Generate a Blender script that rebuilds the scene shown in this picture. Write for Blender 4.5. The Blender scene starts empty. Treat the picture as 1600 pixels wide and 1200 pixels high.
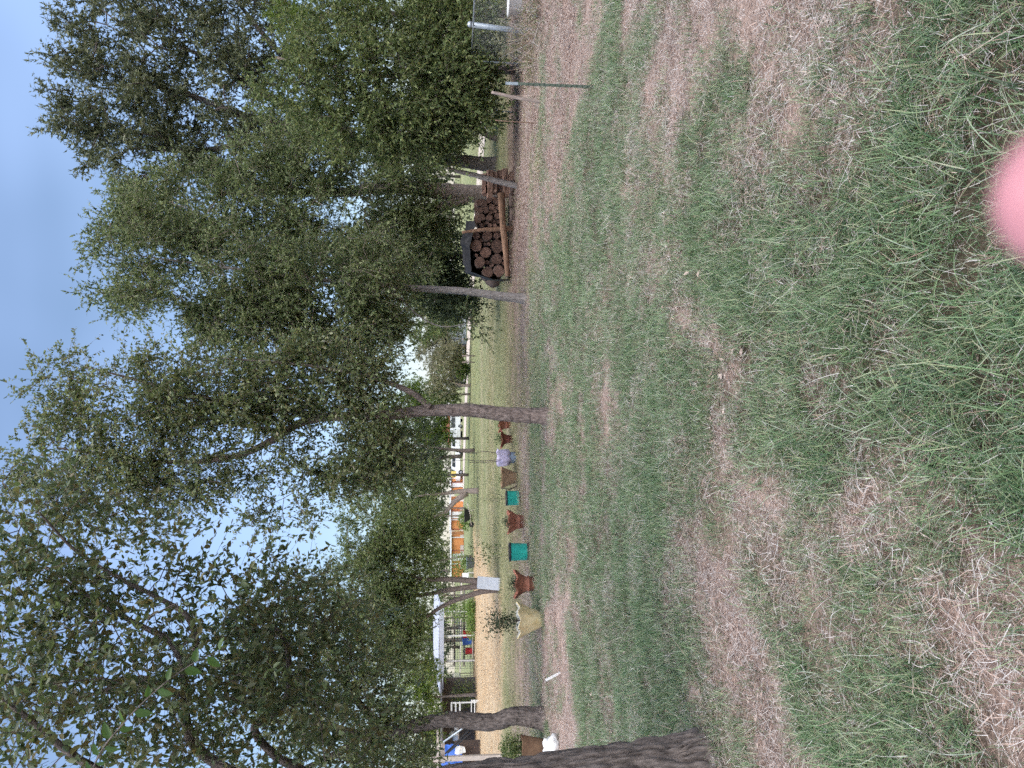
import bpy, math, random
import numpy as np
from mathutils import Vector, Matrix

random.seed(7)
RNG = np.random.default_rng(11)
SC = bpy.context.scene
COL = SC.collection
R = math.radians

# ------------------------------------------------------------------ camera
CAM_H = 1.6
PITCH = R(4.44)
FPX = 1186.0                                   # focal length in photo pixels (1600 x 1200)
CAMP = np.array([0.0, 0.0, CAM_H])
FV = np.array([0.0, math.cos(PITCH), -math.sin(PITCH)])
UV = np.array([0.0, math.sin(PITCH), math.cos(PITCH)])
RV = np.array([1.0, 0.0, 0.0])
cam_d = bpy.data.cameras.new('camera')
cam_d.sensor_fit = 'HORIZONTAL'
cam_d.sensor_width = 36.0
cam_d.lens = FPX / 1600 * 36
cam_d.clip_start = 0.005
cam_d.clip_end = 3000
cam_d.dof.use_dof = True
cam_d.dof.focus_distance = 5.0
cam_d.dof.aperture_fstop = 10.0
cam = bpy.data.objects.new('camera', cam_d)
COL.objects.link(cam)
m = Matrix.Identity(4)
for i in range(3):                             # the phone was held upright, the frame is turned a quarter
    m[i][0] = -UV[i]; m[i][1] = RV[i]; m[i][2] = -FV[i]; m[i][3] = CAMP[i]
cam.matrix_world = m
SC.camera = cam

# ------------------------------------------------------------------ light
SUN_EL, SUN_AZ = R(64), R(168)                 # azimuth clockwise from +Y
world = bpy.data.worlds.new('World'); SC.world = world
world.use_nodes = True
wn = world.node_tree.nodes; wl = world.node_tree.links
wn.clear()
wo = wn.new('ShaderNodeOutputWorld'); bg = wn.new('ShaderNodeBackground')
sky = wn.new('ShaderNodeTexSky'); sky.sky_type = 'NISHITA'; sky.sun_disc = False
sky.sun_elevation = SUN_EL; sky.sun_rotation = SUN_AZ
sky.air_density = 1.3; sky.dust_density = 0.4; sky.ozone_density = 3.0
tc = wn.new('ShaderNodeTexCoord'); mp = wn.new('ShaderNodeMapping')
mp.inputs['Scale'].default_value = (1.0, 1.0, 2.2)
nz = wn.new('ShaderNodeTexNoise'); nz.inputs['Scale'].default_value = 1.6
nz.inputs['Detail'].default_value = 3; nz.inputs['Roughness'].default_value = 0.55
cr = wn.new('ShaderNodeMapRange')
cr.inputs['From Min'].default_value = 0.40; cr.inputs['From Max'].default_value = 0.78
cr.inputs['To Min'].default_value = 0.06; cr.inputs['To Max'].default_value = 0.50
mx = wn.new('ShaderNodeMix'); mx.data_type = 'RGBA'
mx.inputs['B'].default_value = (5.6, 7.8, 12.8, 1)
wl.new(tc.outputs['Generated'], mp.inputs['Vector']); wl.new(mp.outputs['Vector'], nz.inputs['Vector'])
wl.new(nz.outputs['Fac'], cr.inputs['Value']); wl.new(cr.outputs['Result'], mx.inputs['Factor'])
wl.new(sky.outputs['Color'], mx.inputs['A']); wl.new(mx.outputs['Result'], bg.inputs['Color'])
bg.inputs['Strength'].default_value = 0.078
wl.new(bg.outputs['Background'], wo.inputs['Surface'])
sl = bpy.data.lights.new('sun', 'SUN'); sl.energy = 3.1; sl.angle = R(68); sl.color = (1.0, 0.95, 0.88)
sun = bpy.data.objects.new('sun', sl); COL.objects.link(sun)
sd = Vector((math.sin(SUN_AZ) * math.cos(SUN_EL), math.cos(SUN_AZ) * math.cos(SUN_EL), math.sin(SUN_EL)))
sun.rotation_euler = sd.to_track_quat('Z', 'Y').to_euler()
sun.location = (0, -10, 30)
vs = SC.view_settings
vs.view_transform = 'Standard'; vs.look = 'None'; vs.gamma = 1.0; vs.use_curve_mapping = False
vs.exposure = 0.92
SC.render.engine = 'CYCLES'
SC.cycles.max_bounces = 5; SC.cycles.diffuse_bounces = 3; SC.cycles.transmission_bounces = 3
SC.cycles.transparent_max_bounces = 6; SC.cycles.use_denoising = False
SC.cycles.use_adaptive_sampling = True; SC.cycles.adaptive_threshold = 0.035; SC.cycles.adaptive_min_samples = 24; SC.cycles.sample_clamp_indirect = 4.0; SC.cycles.use_light_tree = False; SC.cycles.debug_use_spatial_splits = True
SC.cycles.caustics_reflective = False; SC.cycles.caustics_refractive = False

# ------------------------------------------------------------------ helpers
def ray(x, y):
    return FV * FPX - UV * (x - 800) + RV * (600 - y)
def P(x, y, Y):                                # the point on the sight line through a photo pixel at distance Y
    d = ray(x, y); return CAMP + d * (Y / d[1])
def G(x, y, z=0.0):                            # the ground point seen at a photo pixel
    d = ray(x, y); return CAMP + d * ((z - CAM_H) / d[2])
def px(Y):                                     # metres per photo pixel at distance Y
    return Y / FPX

def hashn(ix, iy, iz, seed):
    h = (ix.astype(np.int64) * 374761393 + iy.astype(np.int64) * 668265263 + iz.astype(np.int64) * 2147483647 + seed * 1274126177) & 0xffffffff
    h = ((h ^ (h >> 13)) * 1274126177) & 0xffffffff
    h = ((h ^ (h >> 16)) * 2246822519) & 0xffffffff
    return ((h ^ (h >> 15)) & 0xffffff) / float(0xffffff)
def vnoise(p, seed=0):
    p = np.asarray(p, float); i = np.floor(p); f = p - i; f = f * f * (3 - 2 * f); i = i.astype(np.int64)
    out = 0
    for a in (0, 1):
        wa = f[..., 0] if a else 1 - f[..., 0]
        for b in (0, 1):
            wb = f[..., 1] if b else 1 - f[..., 1]
            for c in (0, 1):
                wc = f[..., 2] if c else 1 - f[..., 2]
                out = out + wa * wb * wc * hashn(i[..., 0] + a, i[..., 1] + b, i[..., 2] + c, seed)
    return out
def fbm(x, y, s, seed=0, octv=4):
    p = np.stack([np.asarray(x) * s, np.asarray(y) * s, np.zeros_like(np.asarray(x, float))], -1)
    v, a, t = 0, 1.0, 0
    for k in range(octv):
        v = v + a * vnoise(p, seed + k); t += a; a *= 0.55; p = p * 2.03 + 7.1
    return v / t

def tag(o, label=None, cat=None, group=None, kind=None):
    if label: o['label'] = label
    if cat: o['category'] = cat
    if group: o['group'] = group
    if kind: o['kind'] = kind
    return o
def empty(name, loc, label=None, cat=None, group=None, rz=0):
    o = bpy.data.objects.new(name, None); COL.objects.link(o)
    o.location = tuple(loc); o.rotation_euler = (0, 0, rz); o.empty_display_size = 0.1
    return tag(o, label, cat, group)
def link(name, me, mat=None, parent=None, loc=None):
    o = bpy.data.objects.new(name, me); COL.objects.link(o)
    if mat is not None and not me.materials: me.materials.append(mat)
    if parent is not None: o.parent = parent
    if loc is not None: o.location = tuple(loc)
    return o
def np_mesh(name, verts, faces, smooth=False):
    verts = np.asarray(verts, np.float32).reshape(-1, 3)
    faces = np.asarray(faces, np.int32)
    k = faces.shape[1]
    me = bpy.data.meshes.new(name)
    me.vertices.add(len(verts)); me.vertices.foreach_set('co', verts.ravel())
    me.loops.add(faces.size); me.loops.foreach_set('vertex_index', faces.ravel())
    me.polygons.add(len(faces))
    me.polygons.foreach_set('loop_start', np.arange(0, faces.size, k, dtype=np.int32))
    me.polygons.foreach_set('loop_total', np.full(len(faces), k, np.int32))
    if smooth: me.polygons.foreach_set('use_smooth', np.ones(len(faces), bool))
    me.update(calc_edges=True); me.validate()
    return me
class MB:
    """collects shapes for one mesh"""
    def __init__(s): s.v = []; s.f = []
    def add(s, v, f):
        n = len(s.v); s.v += [tuple(float(c) for c in q) for q in v]; s.f += [tuple(int(i) + n for i in q) for q in f]; return s
    def box(s, c, d, rz=0, ry=0, rx=0):
        M = Matrix.Rotation(rz, 3, 'Z') @ Matrix.Rotation(ry, 3, 'Y') @ Matrix.Rotation(rx, 3, 'X')
        vs_ = [Vector(c) + M @ Vector((sx * d[0] / 2, sy * d[1] / 2, sz * d[2] / 2)) for sx in (-1, 1) for sy in (-1, 1) for sz in (-1, 1)]
        return s.add(vs_, [(0, 1, 3, 2), (4, 6, 7, 5), (0, 4, 5, 1), (2, 3, 7, 6), (0, 2, 6, 4), (1, 5, 7, 3)])
    def tube(s, pts, rad, n=8, cap=True, disp=None):
        v, f = tube_arrays(pts, rad, n, disp)
        k = len(pts)
        f = [tuple(q) for q in f]
        if cap:
            f.append(tuple(range(n - 1, -1, -1))); f.append(tuple((k - 1) * n + i for i in range(n)))
        return s.add(v, f)
    def lathe(s, prof, n=28, c=(0, 0, 0), wob=None, capb=True, capt=False):
        v = []
        for j, (r, z) in enumerate(prof):
            for i in range(n):
                a = 2 * math.pi * i / n
                rr, zz = (r, z) if wob is None else wob(j, a, r, z)
                v.append((c[0] + rr * math.cos(a), c[1] + rr * math.sin(a), c[2] + zz))
        f = [(j * n + i, j * n + (i + 1) % n, (j + 1) * n + (i + 1) % n, (j + 1) * n + i) for j in range(len(prof) - 1) for i in range(n)]
        if capb: f.append(tuple(range(n - 1, -1, -1)))
        if capt: f.append(tuple((len(prof) - 1) * n + i for i in range(n)))
        return s.add(v, f)
    def prism(s, poly, y0, y1):                 # polygon in (x, z), extruded along y
        n = len(poly)
        v = [(p[0], y0, p[1]) for p in poly] + [(p[0], y1, p[1]) for p in poly]
        f = [tuple(range(n)), tuple(range(2 * n - 1, n - 1, -1))] + [(i + n, (i + 1) % n + n, (i + 1) % n, i) for i in range(n)]
        return s.add(v, f)
    def mesh(s, name, smooth=False):
        me = bpy.data.meshes.new(name); me.from_pydata(s.v, [], s.f)
        if smooth: me.polygons.foreach_set('use_smooth', np.ones(len(me.polygons), bool))
        me.update(); return me
    def build(s, name, mat, parent=None, loc=None, smooth=False, bevel=0):
        o = link(name, s.mesh(name, smooth), mat, parent, loc)
        if bevel:
            b = o.modifiers.new('bevel', 'BEVEL'); b.width = bevel; b.segments = 2; b.limit_method = 'ANGLE'
        return o
def tube_arrays(pts, rad, n=8, disp=None):
    pts = np.asarray(pts, float); k = len(pts)
    rad = np.full(k, float(rad)) if np.ndim(rad) == 0 else np.asarray(rad, float)
    t = np.gradient(pts, axis=0) if k > 2 else np.repeat((pts[1] - pts[0])[None], 2, 0)
    t /= np.linalg.norm(t, axis=1)[:, None] + 1e-9
    ref = np.array([0, 1.0, 0]) if abs(t[:, 1]).mean() < 0.8 else np.array([1.0, 0, 0])
    a = np.cross(ref, t); a /= np.linalg.norm(a, axis=1)[:, None] + 1e-9
    b = np.cross(t, a)
    th = np.arange(n) * 2 * np.pi / n
    rr = np.repeat(rad[:, None], n, 1)
    if disp is not None: rr = rr + disp(th, pts, rad)
    v = pts[:, None] + rr[..., None] * (np.cos(th)[None, :, None] * a[:, None] + np.sin(th)[None, :, None] * b[:, None])
    j, i = np.meshgrid(np.arange(k - 1), np.arange(n), indexing='ij')
    i2 = (i + 1) % n
    f = np.stack([j * n + i, j * n + i2, (j + 1) * n + i2, (j + 1) * n + i], -1).reshape(-1, 4)
    return v.reshape(-1, 3), f
def resample(pts, rad, step):
    pts = np.asarray(pts, float); rad = np.asarray(rad, float)
    # smooth curve through the points (Catmull-Rom)
    q = np.vstack([2 * pts[0] - pts[1], pts, 2 * pts[-1] - pts[-2]])
    out, ro = [], []
    for i in range(len(pts) - 1):
        p0, p1, p2, p3 = q[i:i + 4]; k = max(2, int(np.linalg.norm(p2 - p1) / step))
        for u in np.arange(k) / k:
            out.append(0.5 * (2 * p1 + (p2 - p0) * u + (2 * p0 - 5 * p1 + 4 * p2 - p3) * u * u + (3 * p1 - p0 - 3 * p2 + p3) * u ** 3))
            ro.append(rad[i] * (1 - u) + rad[i + 1] * u)
    out.append(pts[-1]); ro.append(rad[-1])
    return np.array(out), np.array(ro)
def bark_disp(amp, fu, fv, seed):
    def d(th, pts, rad):
        s = np.concatenate([[0], np.cumsum(np.linalg.norm(np.diff(pts, axis=0), axis=1))])
        S, T = np.meshgrid(s, th, indexing='ij')
        w = 0.35 * vnoise(np.stack([S * fv * 1.3, np.cos(T) * 2, np.sin(T) * 2], -1), seed + 5)
        n1 = vnoise(np.stack([S * fv, np.cos(T + w) * fu, np.sin(T + w) * fu], -1), seed)
        n2 = vnoise(np.stack([S * fv * 2.3, np.cos(T) * fu * 2.1, np.sin(T) * fu * 2.1], -1), seed + 9)
        n3 = vnoise(np.stack([S * 1.5, np.cos(T) * 1.2, np.sin(T) * 1.2], -1), seed + 3)
        rid = np.clip(np.abs(n1 - 0.5) * 5, 0, 1)
        return np.minimum(amp, rad[:, None] * .22) * (rid - 0.6 + 0.6 * (n2 - 0.5)) + rad[:, None] * 0.22 * (n3 - 0.5)
    return d

# ------------------------------------------------------------------ materials
def nmat(name):
    m_ = bpy.data.materials.new(name); m_.use_nodes = True
    nt = m_.node_tree; b = nt.nodes['Principled BSDF']
    return m_, nt, nt.nodes, nt.links, b
def ramp(nodes, stops):
    r = nodes.new('ShaderNodeValToRGB')
    e = r.color_ramp.elements
    while len(e) < len(stops): e.new(0.5)
    for q, (p_, c) in zip(e, stops): q.position = p_; q.color = (*c, 1)
    return r
def surf(name, c1, c2, scale=8.0, rough=0.8, bump=0.3, detail=6, stretch=(1, 1, 1), metal=0.0, spec=0.3, bdist=0.01):
    m_, nt, nd, lk, b = nmat(name)
    tc_ = nd.new('ShaderNodeTexCoord'); mp_ = nd.new('ShaderNodeMapping'); mp_.inputs['Scale'].default_value = stretch
    n = nd.new('ShaderNodeTexNoise'); n.inputs['Scale'].default_value = scale; n.inputs['Detail'].default_value = detail
    n.inputs['Roughness'].default_value = 0.65
    r = ramp(nd, [(0.3, c1), (0.7, c2)])
    lk.new(tc_.outputs['Object'], mp_.inputs['Vector']); lk.new(mp_.outputs['Vector'], n.inputs['Vector'])
    lk.new(n.outputs['Fac'], r.inputs['Fac']); lk.new(r.outputs['Color'], b.inputs['Base Color'])
    b.inputs['Roughness'].default_value = rough; b.inputs['Metallic'].default_value = metal
    b.inputs['Specular IOR Level'].default_value = spec
    if bump:
        bp = nd.new('ShaderNodeBump'); bp.inputs['Strength'].default_value = bump; bp.inputs['Distance'].default_value = bdist
        lk.new(n.outputs['Fac'], bp.inputs['Height']); lk.new(bp.outputs['Normal'], b.inputs['Normal'])
    return m_
def leaf_mat(name, cols, trans=0.35, rough=0.5, spec=0.25, obj_random=False):
    m_, nt, nd, lk, b = nmat(name)
    g = nd.new('ShaderNodeNewGeometry')
    src = g.outputs['Random Per Island']
    if obj_random:
        oi = nd.new('ShaderNodeObjectInfo')
        ad = nd.new('ShaderNodeMath'); ad.operation = 'ADD'; lk.new(src, ad.inputs[0]); lk.new(oi.outputs['Random'], ad.inputs[1])
        fr = nd.new('ShaderNodeMath'); fr.operation = 'FRACT'; lk.new(ad.outputs[0], fr.inputs[0]); src = fr.outputs[0]
    k = len(cols) - 1
    r = ramp(nd, [(i / k, c) for i, c in enumerate(cols)])
    lk.new(src, r.inputs['Fac']); lk.new(r.outputs['Color'], b.inputs['Base Color'])
    b.inputs['Roughness'].default_value = rough; b.inputs['Specular IOR Level'].default_value = spec
    t = nd.new('ShaderNodeBsdfTranslucent'); mxs = nd.new('ShaderNodeMixShader')
    hs = nd.new('ShaderNodeHueSaturation'); hs.inputs['Hue'].default_value = 0.485; hs.inputs['Saturation'].default_value = 1.15; hs.inputs['Value'].default_value = 1.5
    lk.new(r.outputs['Color'], hs.inputs['Color']); lk.new(hs.outputs['Color'], t.inputs['Color'])
    mxs.inputs['Fac'].default_value = trans
    lk.new(b.outputs[0], mxs.inputs[1]); lk.new(t.outputs[0], mxs.inputs[2])
    lk.new(mxs.outputs[0], nd['Material Output'].inputs['Surface'])
    return m_

M = {}
M['bark_dark'] = surf('bark_dark', (0.038, 0.03, 0.027), (0.26, 0.215, 0.195), 22, 0.95, 0.8, 8, (1.6, 1.6, 0.45), bdist=0.02)
M['bark_brown'] = surf('bark_brown', (0.055, 0.038, 0.032), (0.33, 0.26, 0.235), 24, 0.95, 0.8, 8, (2, 2, 0.4), bdist=0.02)
M['bark_grey'] = surf('bark_grey', (0.13, 0.11, 0.10), (0.36, 0.32, 0.30), 14, 0.9, 0.6, 8, (2, 2, 0.6), bdist=0.015)
M['bark_pale'] = surf('bark_pale', (0.20, 0.15, 0.13), (0.44, 0.36, 0.32), 10, 0.9, 0.5, 7, (2, 2, 0.5), bdist=0.015)
M['leaf_elm'] = leaf_mat('leaf_elm', [(0.053, 0.074, 0.032), (0.106, 0.145, 0.058), (0.166, 0.212, 0.088), (0.248, 0.283, 0.135), (0.201, 0.173, 0.083)], 0.42, .36, .6)
M['leaf_near'] = leaf_mat('leaf_near', [(0.058, 0.078, 0.037), (0.095, 0.132, 0.055), (0.132, 0.171, 0.072), (0.146, 0.122, 0.049), (0.128, 0.182, 0.104)], 0.40, 0.4, 0.5)
M['leaf_fresh'] = leaf_mat('leaf_fresh', [(0.07, 0.13, 0.035), (0.09, 0.16, 0.045)], 0.5, 0.4, 0.4)
M['leaf_oak'] = leaf_mat('leaf_oak', [(0.043, 0.056, 0.029), (0.080, 0.101, 0.052), (0.150, 0.172, 0.088), (0.224, 0.231, 0.127)], 0.28, 0.4, 0.5)
M['leaf_olive'] = leaf_mat('leaf_olive', [(0.050, 0.072, 0.031), (0.099, 0.135, 0.055), (0.187, 0.233, 0.104), (0.283, 0.317, 0.161)], 0.38)
M['leaf_green'] = leaf_mat('leaf_green', [(0.054, 0.077, 0.030), (0.102, 0.146, 0.054), (0.170, 0.218, 0.088), (0.267, 0.288, 0.120)], 0.35)
M['leaf_cedar'] = leaf_mat('leaf_cedar', [(0.041, 0.073, 0.022), (0.082, 0.132, 0.028), (0.136, 0.198, 0.033), (0.190, 0.238, 0.044)], 0.25)
M['leaf_dark'] = leaf_mat('leaf_dark', [(0.034, 0.048, 0.026), (0.057, 0.077, 0.040), (0.092, 0.119, 0.059)], 0.22)
M['leaf_lime'] = leaf_mat('leaf_lime', [(0.12, 0.20, 0.05), (0.18, 0.27, 0.08), (0.26, 0.32, 0.12)], 0.4)
M['leaf_pale'] = leaf_mat('leaf_pale', [(0.14, 0.15, 0.08), (0.22, 0.22, 0.13), (0.28, 0.26, 0.16)], 0.35)
M['grass'] = leaf_mat('grass_blade', [(0.034, 0.067, 0.031), (0.069, 0.131, 0.060), (0.116, 0.200, 0.092), (0.186, 0.275, 0.140), (0.397, 0.413, 0.244), (0.113, 0.185, 0.067), (0.023, 0.044, 0.021), (0.088, 0.158, 0.072)], 0.25, 0.42, 0.5, True)
M['grass_mid'] = leaf_mat('grass_mid_blade', [(0.063, 0.128, 0.059), (0.115, 0.204, 0.088), (0.184, 0.296, 0.138), (0.303, 0.399, 0.218), (0.368, 0.416, 0.339), (0.368, 0.367, 0.243), (0.102, 0.178, 0.068), (0.034, 0.064, 0.029)], 0.25, 0.5, 0.35, True)
M['straw'] = leaf_mat('straw_blade', [(0.089, 0.055, 0.044), (0.314, 0.218, 0.171), (0.600, 0.444, 0.368), (0.627, 0.594, 0.571), (0.627, 0.594, 0.571), (0.171, 0.113, 0.090), (0.043, 0.025, 0.021)], 0.15, 0.65, 0.2, True)
M['stubble'] = leaf_mat('stubble_blade', [(0.42, 0.31, 0.19), (0.55, 0.42, 0.27), (0.64, 0.50, 0.34)], 0.2, 0.8, 0.1, True)
M['grass_pale'] = leaf_mat('grass_pale_blade', [(0.15, 0.19, 0.085), (0.22, 0.25, 0.12), (0.32, 0.32, 0.18), (0.42, 0.38, 0.24), (0.47, 0.41, 0.28), (0.18, 0.21, 0.09)], 0.25, 0.6, 0.2, True)
M['litter'] = leaf_mat('litter_leaf', [(0.15, 0.095, 0.075), (0.27, 0.19, 0.155), (0.38, 0.29, 0.25), (0.50, 0.41, 0.36)], 0.1, 0.7, 0.2, True)

# ------------------------------------------------------------------ ground
def hz(x, y):
    x = np.asarray(x, float); y = np.asarray(y, float)
    d = np.sqrt(x * x + y * y)
    return (0.05 * (fbm(x, y, 0.55, 31, 3) - 0.5) + 0.07 * (fbm(x, y, 2.1, 37, 2) - 0.5) * np.clip((22 - d) / 12, 0, 1)) * np.clip((d - 0.5) / 3, 0, 1) * np.clip((60 - d) / 40, 0, 1)

# bare / green patches: photo pixel of the middle, half size in pixels along the depth and across, weight
BARE = [(1110, 60, 150, 75, .9), (1010, 30, 60, 60, .8), (1290, 110, 60, 55, .6), (1150, 195, 55, 50, .6), (1000, 300, 16, 40, .7),
        (1035, 400, 30, 32, .75), (1075, 462, 20, 30, .6), (964, 690, 22, 75, .75), (1115, 570, 30, 55, .5), (1000, 620, 14, 60, .4),
        (1390, 785, 95, 60, .95), (1205, 800, 60, 60, .8), (1430, 478, 55, 40, .7), (1090, 880, 30, 60, .7), (1130, 970, 55, 70, .95),
        (1180, 1080, 65, 75, 1.0), (1240, 1160, 50, 60, .8), (1100, 1110, 40, 50, .5), (1555, 930, 70, 80, .75), (1545, 1110, 90, 90, .85), (1470, 1010, 70, 70, .7),
        (872, 1100, 18, 110, .9), (866, 1010, 12, 80, .8), (868, 650, 12, 30, .8), (835, 465, 14, 35, .7), (905, 640, 14, 50, .35), (1130, 720, 30, 50, .45),
        (1310, 950, 50, 70, .7), (1250, 560, 30, 50, .3), (1345, 300, 30, 40, .4), (1350, 1110, 50, 70, .6), (1560, 640, 40, 60, .35), (915, 60, 40, 70, .9), (880, 200, 18, 90, .6)]
LUSH = [(1180, 330, 120, 90, .6), (1320, 380, 120, 110, .5), (1050, 620, 60, 60, .5), (1230, 650, 100, 60, .5), (930, 300, 40, 90, .5), (1180, 480, 70, 60, .5),
        (1000, 740, 40, 60, .4), (1400, 620, 110, 80, .45), (950, 180, 50, 60, .5), (1500, 200, 90, 110, .4), (1010, 960, 40, 60, .4), (1040, 1080, 30, 50, .4),
        (1540, 760, 70, 70, .4), (1130, 1170, 20, 40, .6), (1500, 480, 80, 60, .3)]
def patch_field(x, y, lst):
    out = np.zeros_like(x)
    wx = x + 1.3 * (fbm(x, y, 1.3, 61, 4) - 0.5) * np.clip(y / 6, .4, 2); wy = y + 1.8 * (fbm(x, y, 1.3, 71, 4) - 0.5) * np.clip(y / 6, .4, 2.5)
    for (ix, iy, hx, hy, w) in lst:
        c = G(ix, iy); n_ = G(ix - hx, iy); f_ = G(ix + hx, iy)
        sy = abs(n_[1] - f_[1]) / 2 + .05; sx = hy * px(c[1]) + .05
        d = ((wx - c[0]) / sx) ** 2 + ((wy - c[1]) / sy) ** 2
        out = np.maximum(out, w * 1.1 * np.exp(-d * .75))
    return out
def green(x, y):
    x = np.asarray(x, float); y = np.asarray(y, float)
    g = 0.66 + 1.6 * (fbm(x * 0.8, y, 0.9, 5, 4) - 0.5) + .9 * (fbm(x, y, 3.2, 8, 3) - .5) + 0.9 * (fbm(x * .6, y, 0.28, 15, 3) - 0.5)
    g = g + patch_field(x, y, LUSH) - 1.05 * patch_field(x, y, BARE)
    lit = litter(x, y)
    return np.clip(g - 0.7 * lit, 0, 1)
def smooth(e0, e1, v):
    t = np.clip((v - e0) / (e1 - e0), 0, 1); return t * t * (3 - 2 * t)
def litter(x, y):                               # leaf litter under the trees on the right
    n = 1.6 * (fbm(x, y, 0.5, 91, 3) - 0.5)
    a = smooth(8.5, 11.5, y + n * 2) * smooth(24, 19, y) * smooth(1.9, 3.4, x - (15 - y) * 0.12 + n)
    b = np.exp(-(((x - 4.2) / 2.4) ** 2 + ((y - 19.5) / 2.2) ** 2)) * 1.3
    return np.clip(np.maximum(a, b) , 0, 1)
def tanfield(x, y):                             # mown straw-coloured field on the left
    n = 3 * (fbm(x, y, 0.25, 101, 3) - 0.5)
    return smooth(21.5, 25.5, y + n + x * 0.12) * smooth(62, 56, y + n) * smooth(-5.5, -8.0, x + n * .4 + (y - 24) * 0.13)

nr, ncf = 240, 300
rr = 0.4 * (900 / 0.4) ** (np.arange(nr) / (nr - 1))
ang = np.concatenate([np.linspace(-48, 48, ncf), np.linspace(48, 312, 60)[1:-1]]) * np.pi / 180
RRg, AAg = np.meshgrid(rr, ang, indexing='ij')
gx, gy = RRg * np.sin(AAg), RRg * np.cos(AAg)
gzv = hz(gx, gy)
nc = len(ang)
gv = np.stack([gx, gy, gzv], -1).reshape(-1, 3)
gv = np.vstack([gv, [[0, 0, 0]]])
jj, ii = np.meshgrid(np.arange(nr - 1), np.arange(nc), indexing='ij'); i2 = (ii + 1) % nc
gf = np.stack([jj * nc + ii, (jj + 1) * nc + ii, (jj + 1) * nc + i2, jj * nc + i2], -1).reshape(-1, 4)
gme = np_mesh('ground', gv, gf, True)
X, Y = gv[:, 0], gv[:, 1]
gr = green(X, Y)
c_str = np.array([0.33, 0.24, 0.20]); c_grn = np.array([0.075, 0.062, 0.042]); c_lit = np.array([0.27, 0.19, 0.155])
c_tan = np.array([0.50, 0.39, 0.26]); c_far = np.array([0.22, 0.245, 0.115]); c_mid = np.array([0.33, 0.30, 0.18])
gcol = c_str[None] * (1 - gr[:, None]) + c_grn[None] * gr[:, None]
far = smooth(17, 26, Y)[:, None]
stripe = (0.55 * fbm(X * .08, Y, 0.35, 201, 3) + 0.45 * fbm(X * .3, Y * .8, 0.3, 221, 3))
midc = c_mid[None] * (1 - smooth(.42, .6, stripe)[:, None]) + c_far[None] * smooth(.42, .6, stripe)[:, None]
gcol = gcol * (1 - 0.75 * far) + midc * 0.75 * far
fg = (smooth(38, 60, Y))[:, None]
st2 = smooth(.38, .62, fbm(X * .06, Y, 0.16, 241, 3))[:, None]
gcol = gcol * (1 - .85 * fg) + .85 * fg * (c_far[None] * st2 + (c_far * .75 + c_mid * .35)[None] * (1 - st2))
li = litter(X, Y)[:, None]; gcol = gcol * (1 - li) + c_lit[None] * li
tf = tanfield(X, Y)[:, None]; gcol = gcol * (1 - tf) + (c_tan[None] * (0.9 + 0.25 * (fbm(X * .3, Y, .8, 251, 3) - .5))[:, None]) * tf
ca = gme.color_attributes.new('Col', 'FLOAT_COLOR', 'POINT')
ca.data.foreach_set('color', np.concatenate([gcol, np.ones((len(gcol), 1))], 1).astype(np.float32).ravel())
mg, nt, nd, lk, b = nmat('ground_turf')
at = nd.new('ShaderNodeAttribute'); at.attribute_name = 'Col'
tcg = nd.new('ShaderNodeTexCoord')
n1 = nd.new('ShaderNodeTexNoise'); n1.inputs['Scale'].default_value = 55; n1.inputs['Detail'].default_value = 8; n1.inputs['Roughness'].default_value = 0.75
mr = nd.new('ShaderNodeMapRange'); mr.inputs['From Min'].default_value = .3; mr.inputs['From Max'].default_value = .7; mr.inputs['To Min'].default_value = .4; mr.inputs['To Max'].default_value = 1.55
mm = nd.new('ShaderNodeMix'); mm.data_type = 'RGBA'; mm.blend_type = 'MULTIPLY'; mm.inputs['Factor'].default_value = 1
lk.new(tcg.outputs['Object'], n1.inputs['Vector']); lk.new(n1.outputs['Fac'], mr.inputs['Value'])
lk.new(at.outputs['Color'], mm.inputs['A']); lk.new(mr.outputs['Result'], mm.inputs['B'])
lk.new(mm.outputs['Result'], b.inputs['Base Color']); b.inputs['Roughness'].default_value = 0.95; b.inputs['Specular IOR Level'].default_value = 0.1
n2 = nd.new('ShaderNodeTexNoise'); n2.inputs['Scale'].default_value = 2.6; n2.inputs['Detail'].default_value = 7; n2.inputs['Roughness'].default_value = 0.7
lk.new(tcg.outputs['Object'], n2.inputs['Vector'])
mr2 = nd.new('ShaderNodeMapRange'); mr2.inputs['From Min'].default_value = .3; mr2.inputs['From Max'].default_value = .7; mr2.inputs['To Min'].default_value = .62; mr2.inputs['To Max'].default_value = 1.3
lk.new(n2.outputs['Fac'], mr2.inputs['Value'])
mm2 = nd.new('ShaderNodeMix'); mm2.data_type = 'RGBA'; mm2.blend_type = 'MULTIPLY'; mm2.inputs['Factor'].default_value = 1
lk.new(mm.outputs['Result'], mm2.inputs['A']); lk.new(mr2.outputs['Result'], mm2.inputs['B']); lk.new(mm2.outputs['Result'], b.inputs['Base Color'])
bp = nd.new('ShaderNodeBump'); bp.inputs['Strength'].default_value = .7; bp.inputs['Distance'].default_value = .02
lk.new(n1.outputs['Fac'], bp.inputs['Height']); lk.new(bp.outputs['Normal'], b.inputs['Normal'])
ground = link('ground', gme, mg); tag(ground, 'patchy lawn of green grass and pale dry straw', kind='structure')

def gz(x, y): return float(hz(np.array([x]), np.array([y]))[0])
def GP(x, y):                                   # ground point under a pixel, on the uneven sheet
    p = G(x, y); return np.array([p[0], p[1], gz(p[0], p[1])])

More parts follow.
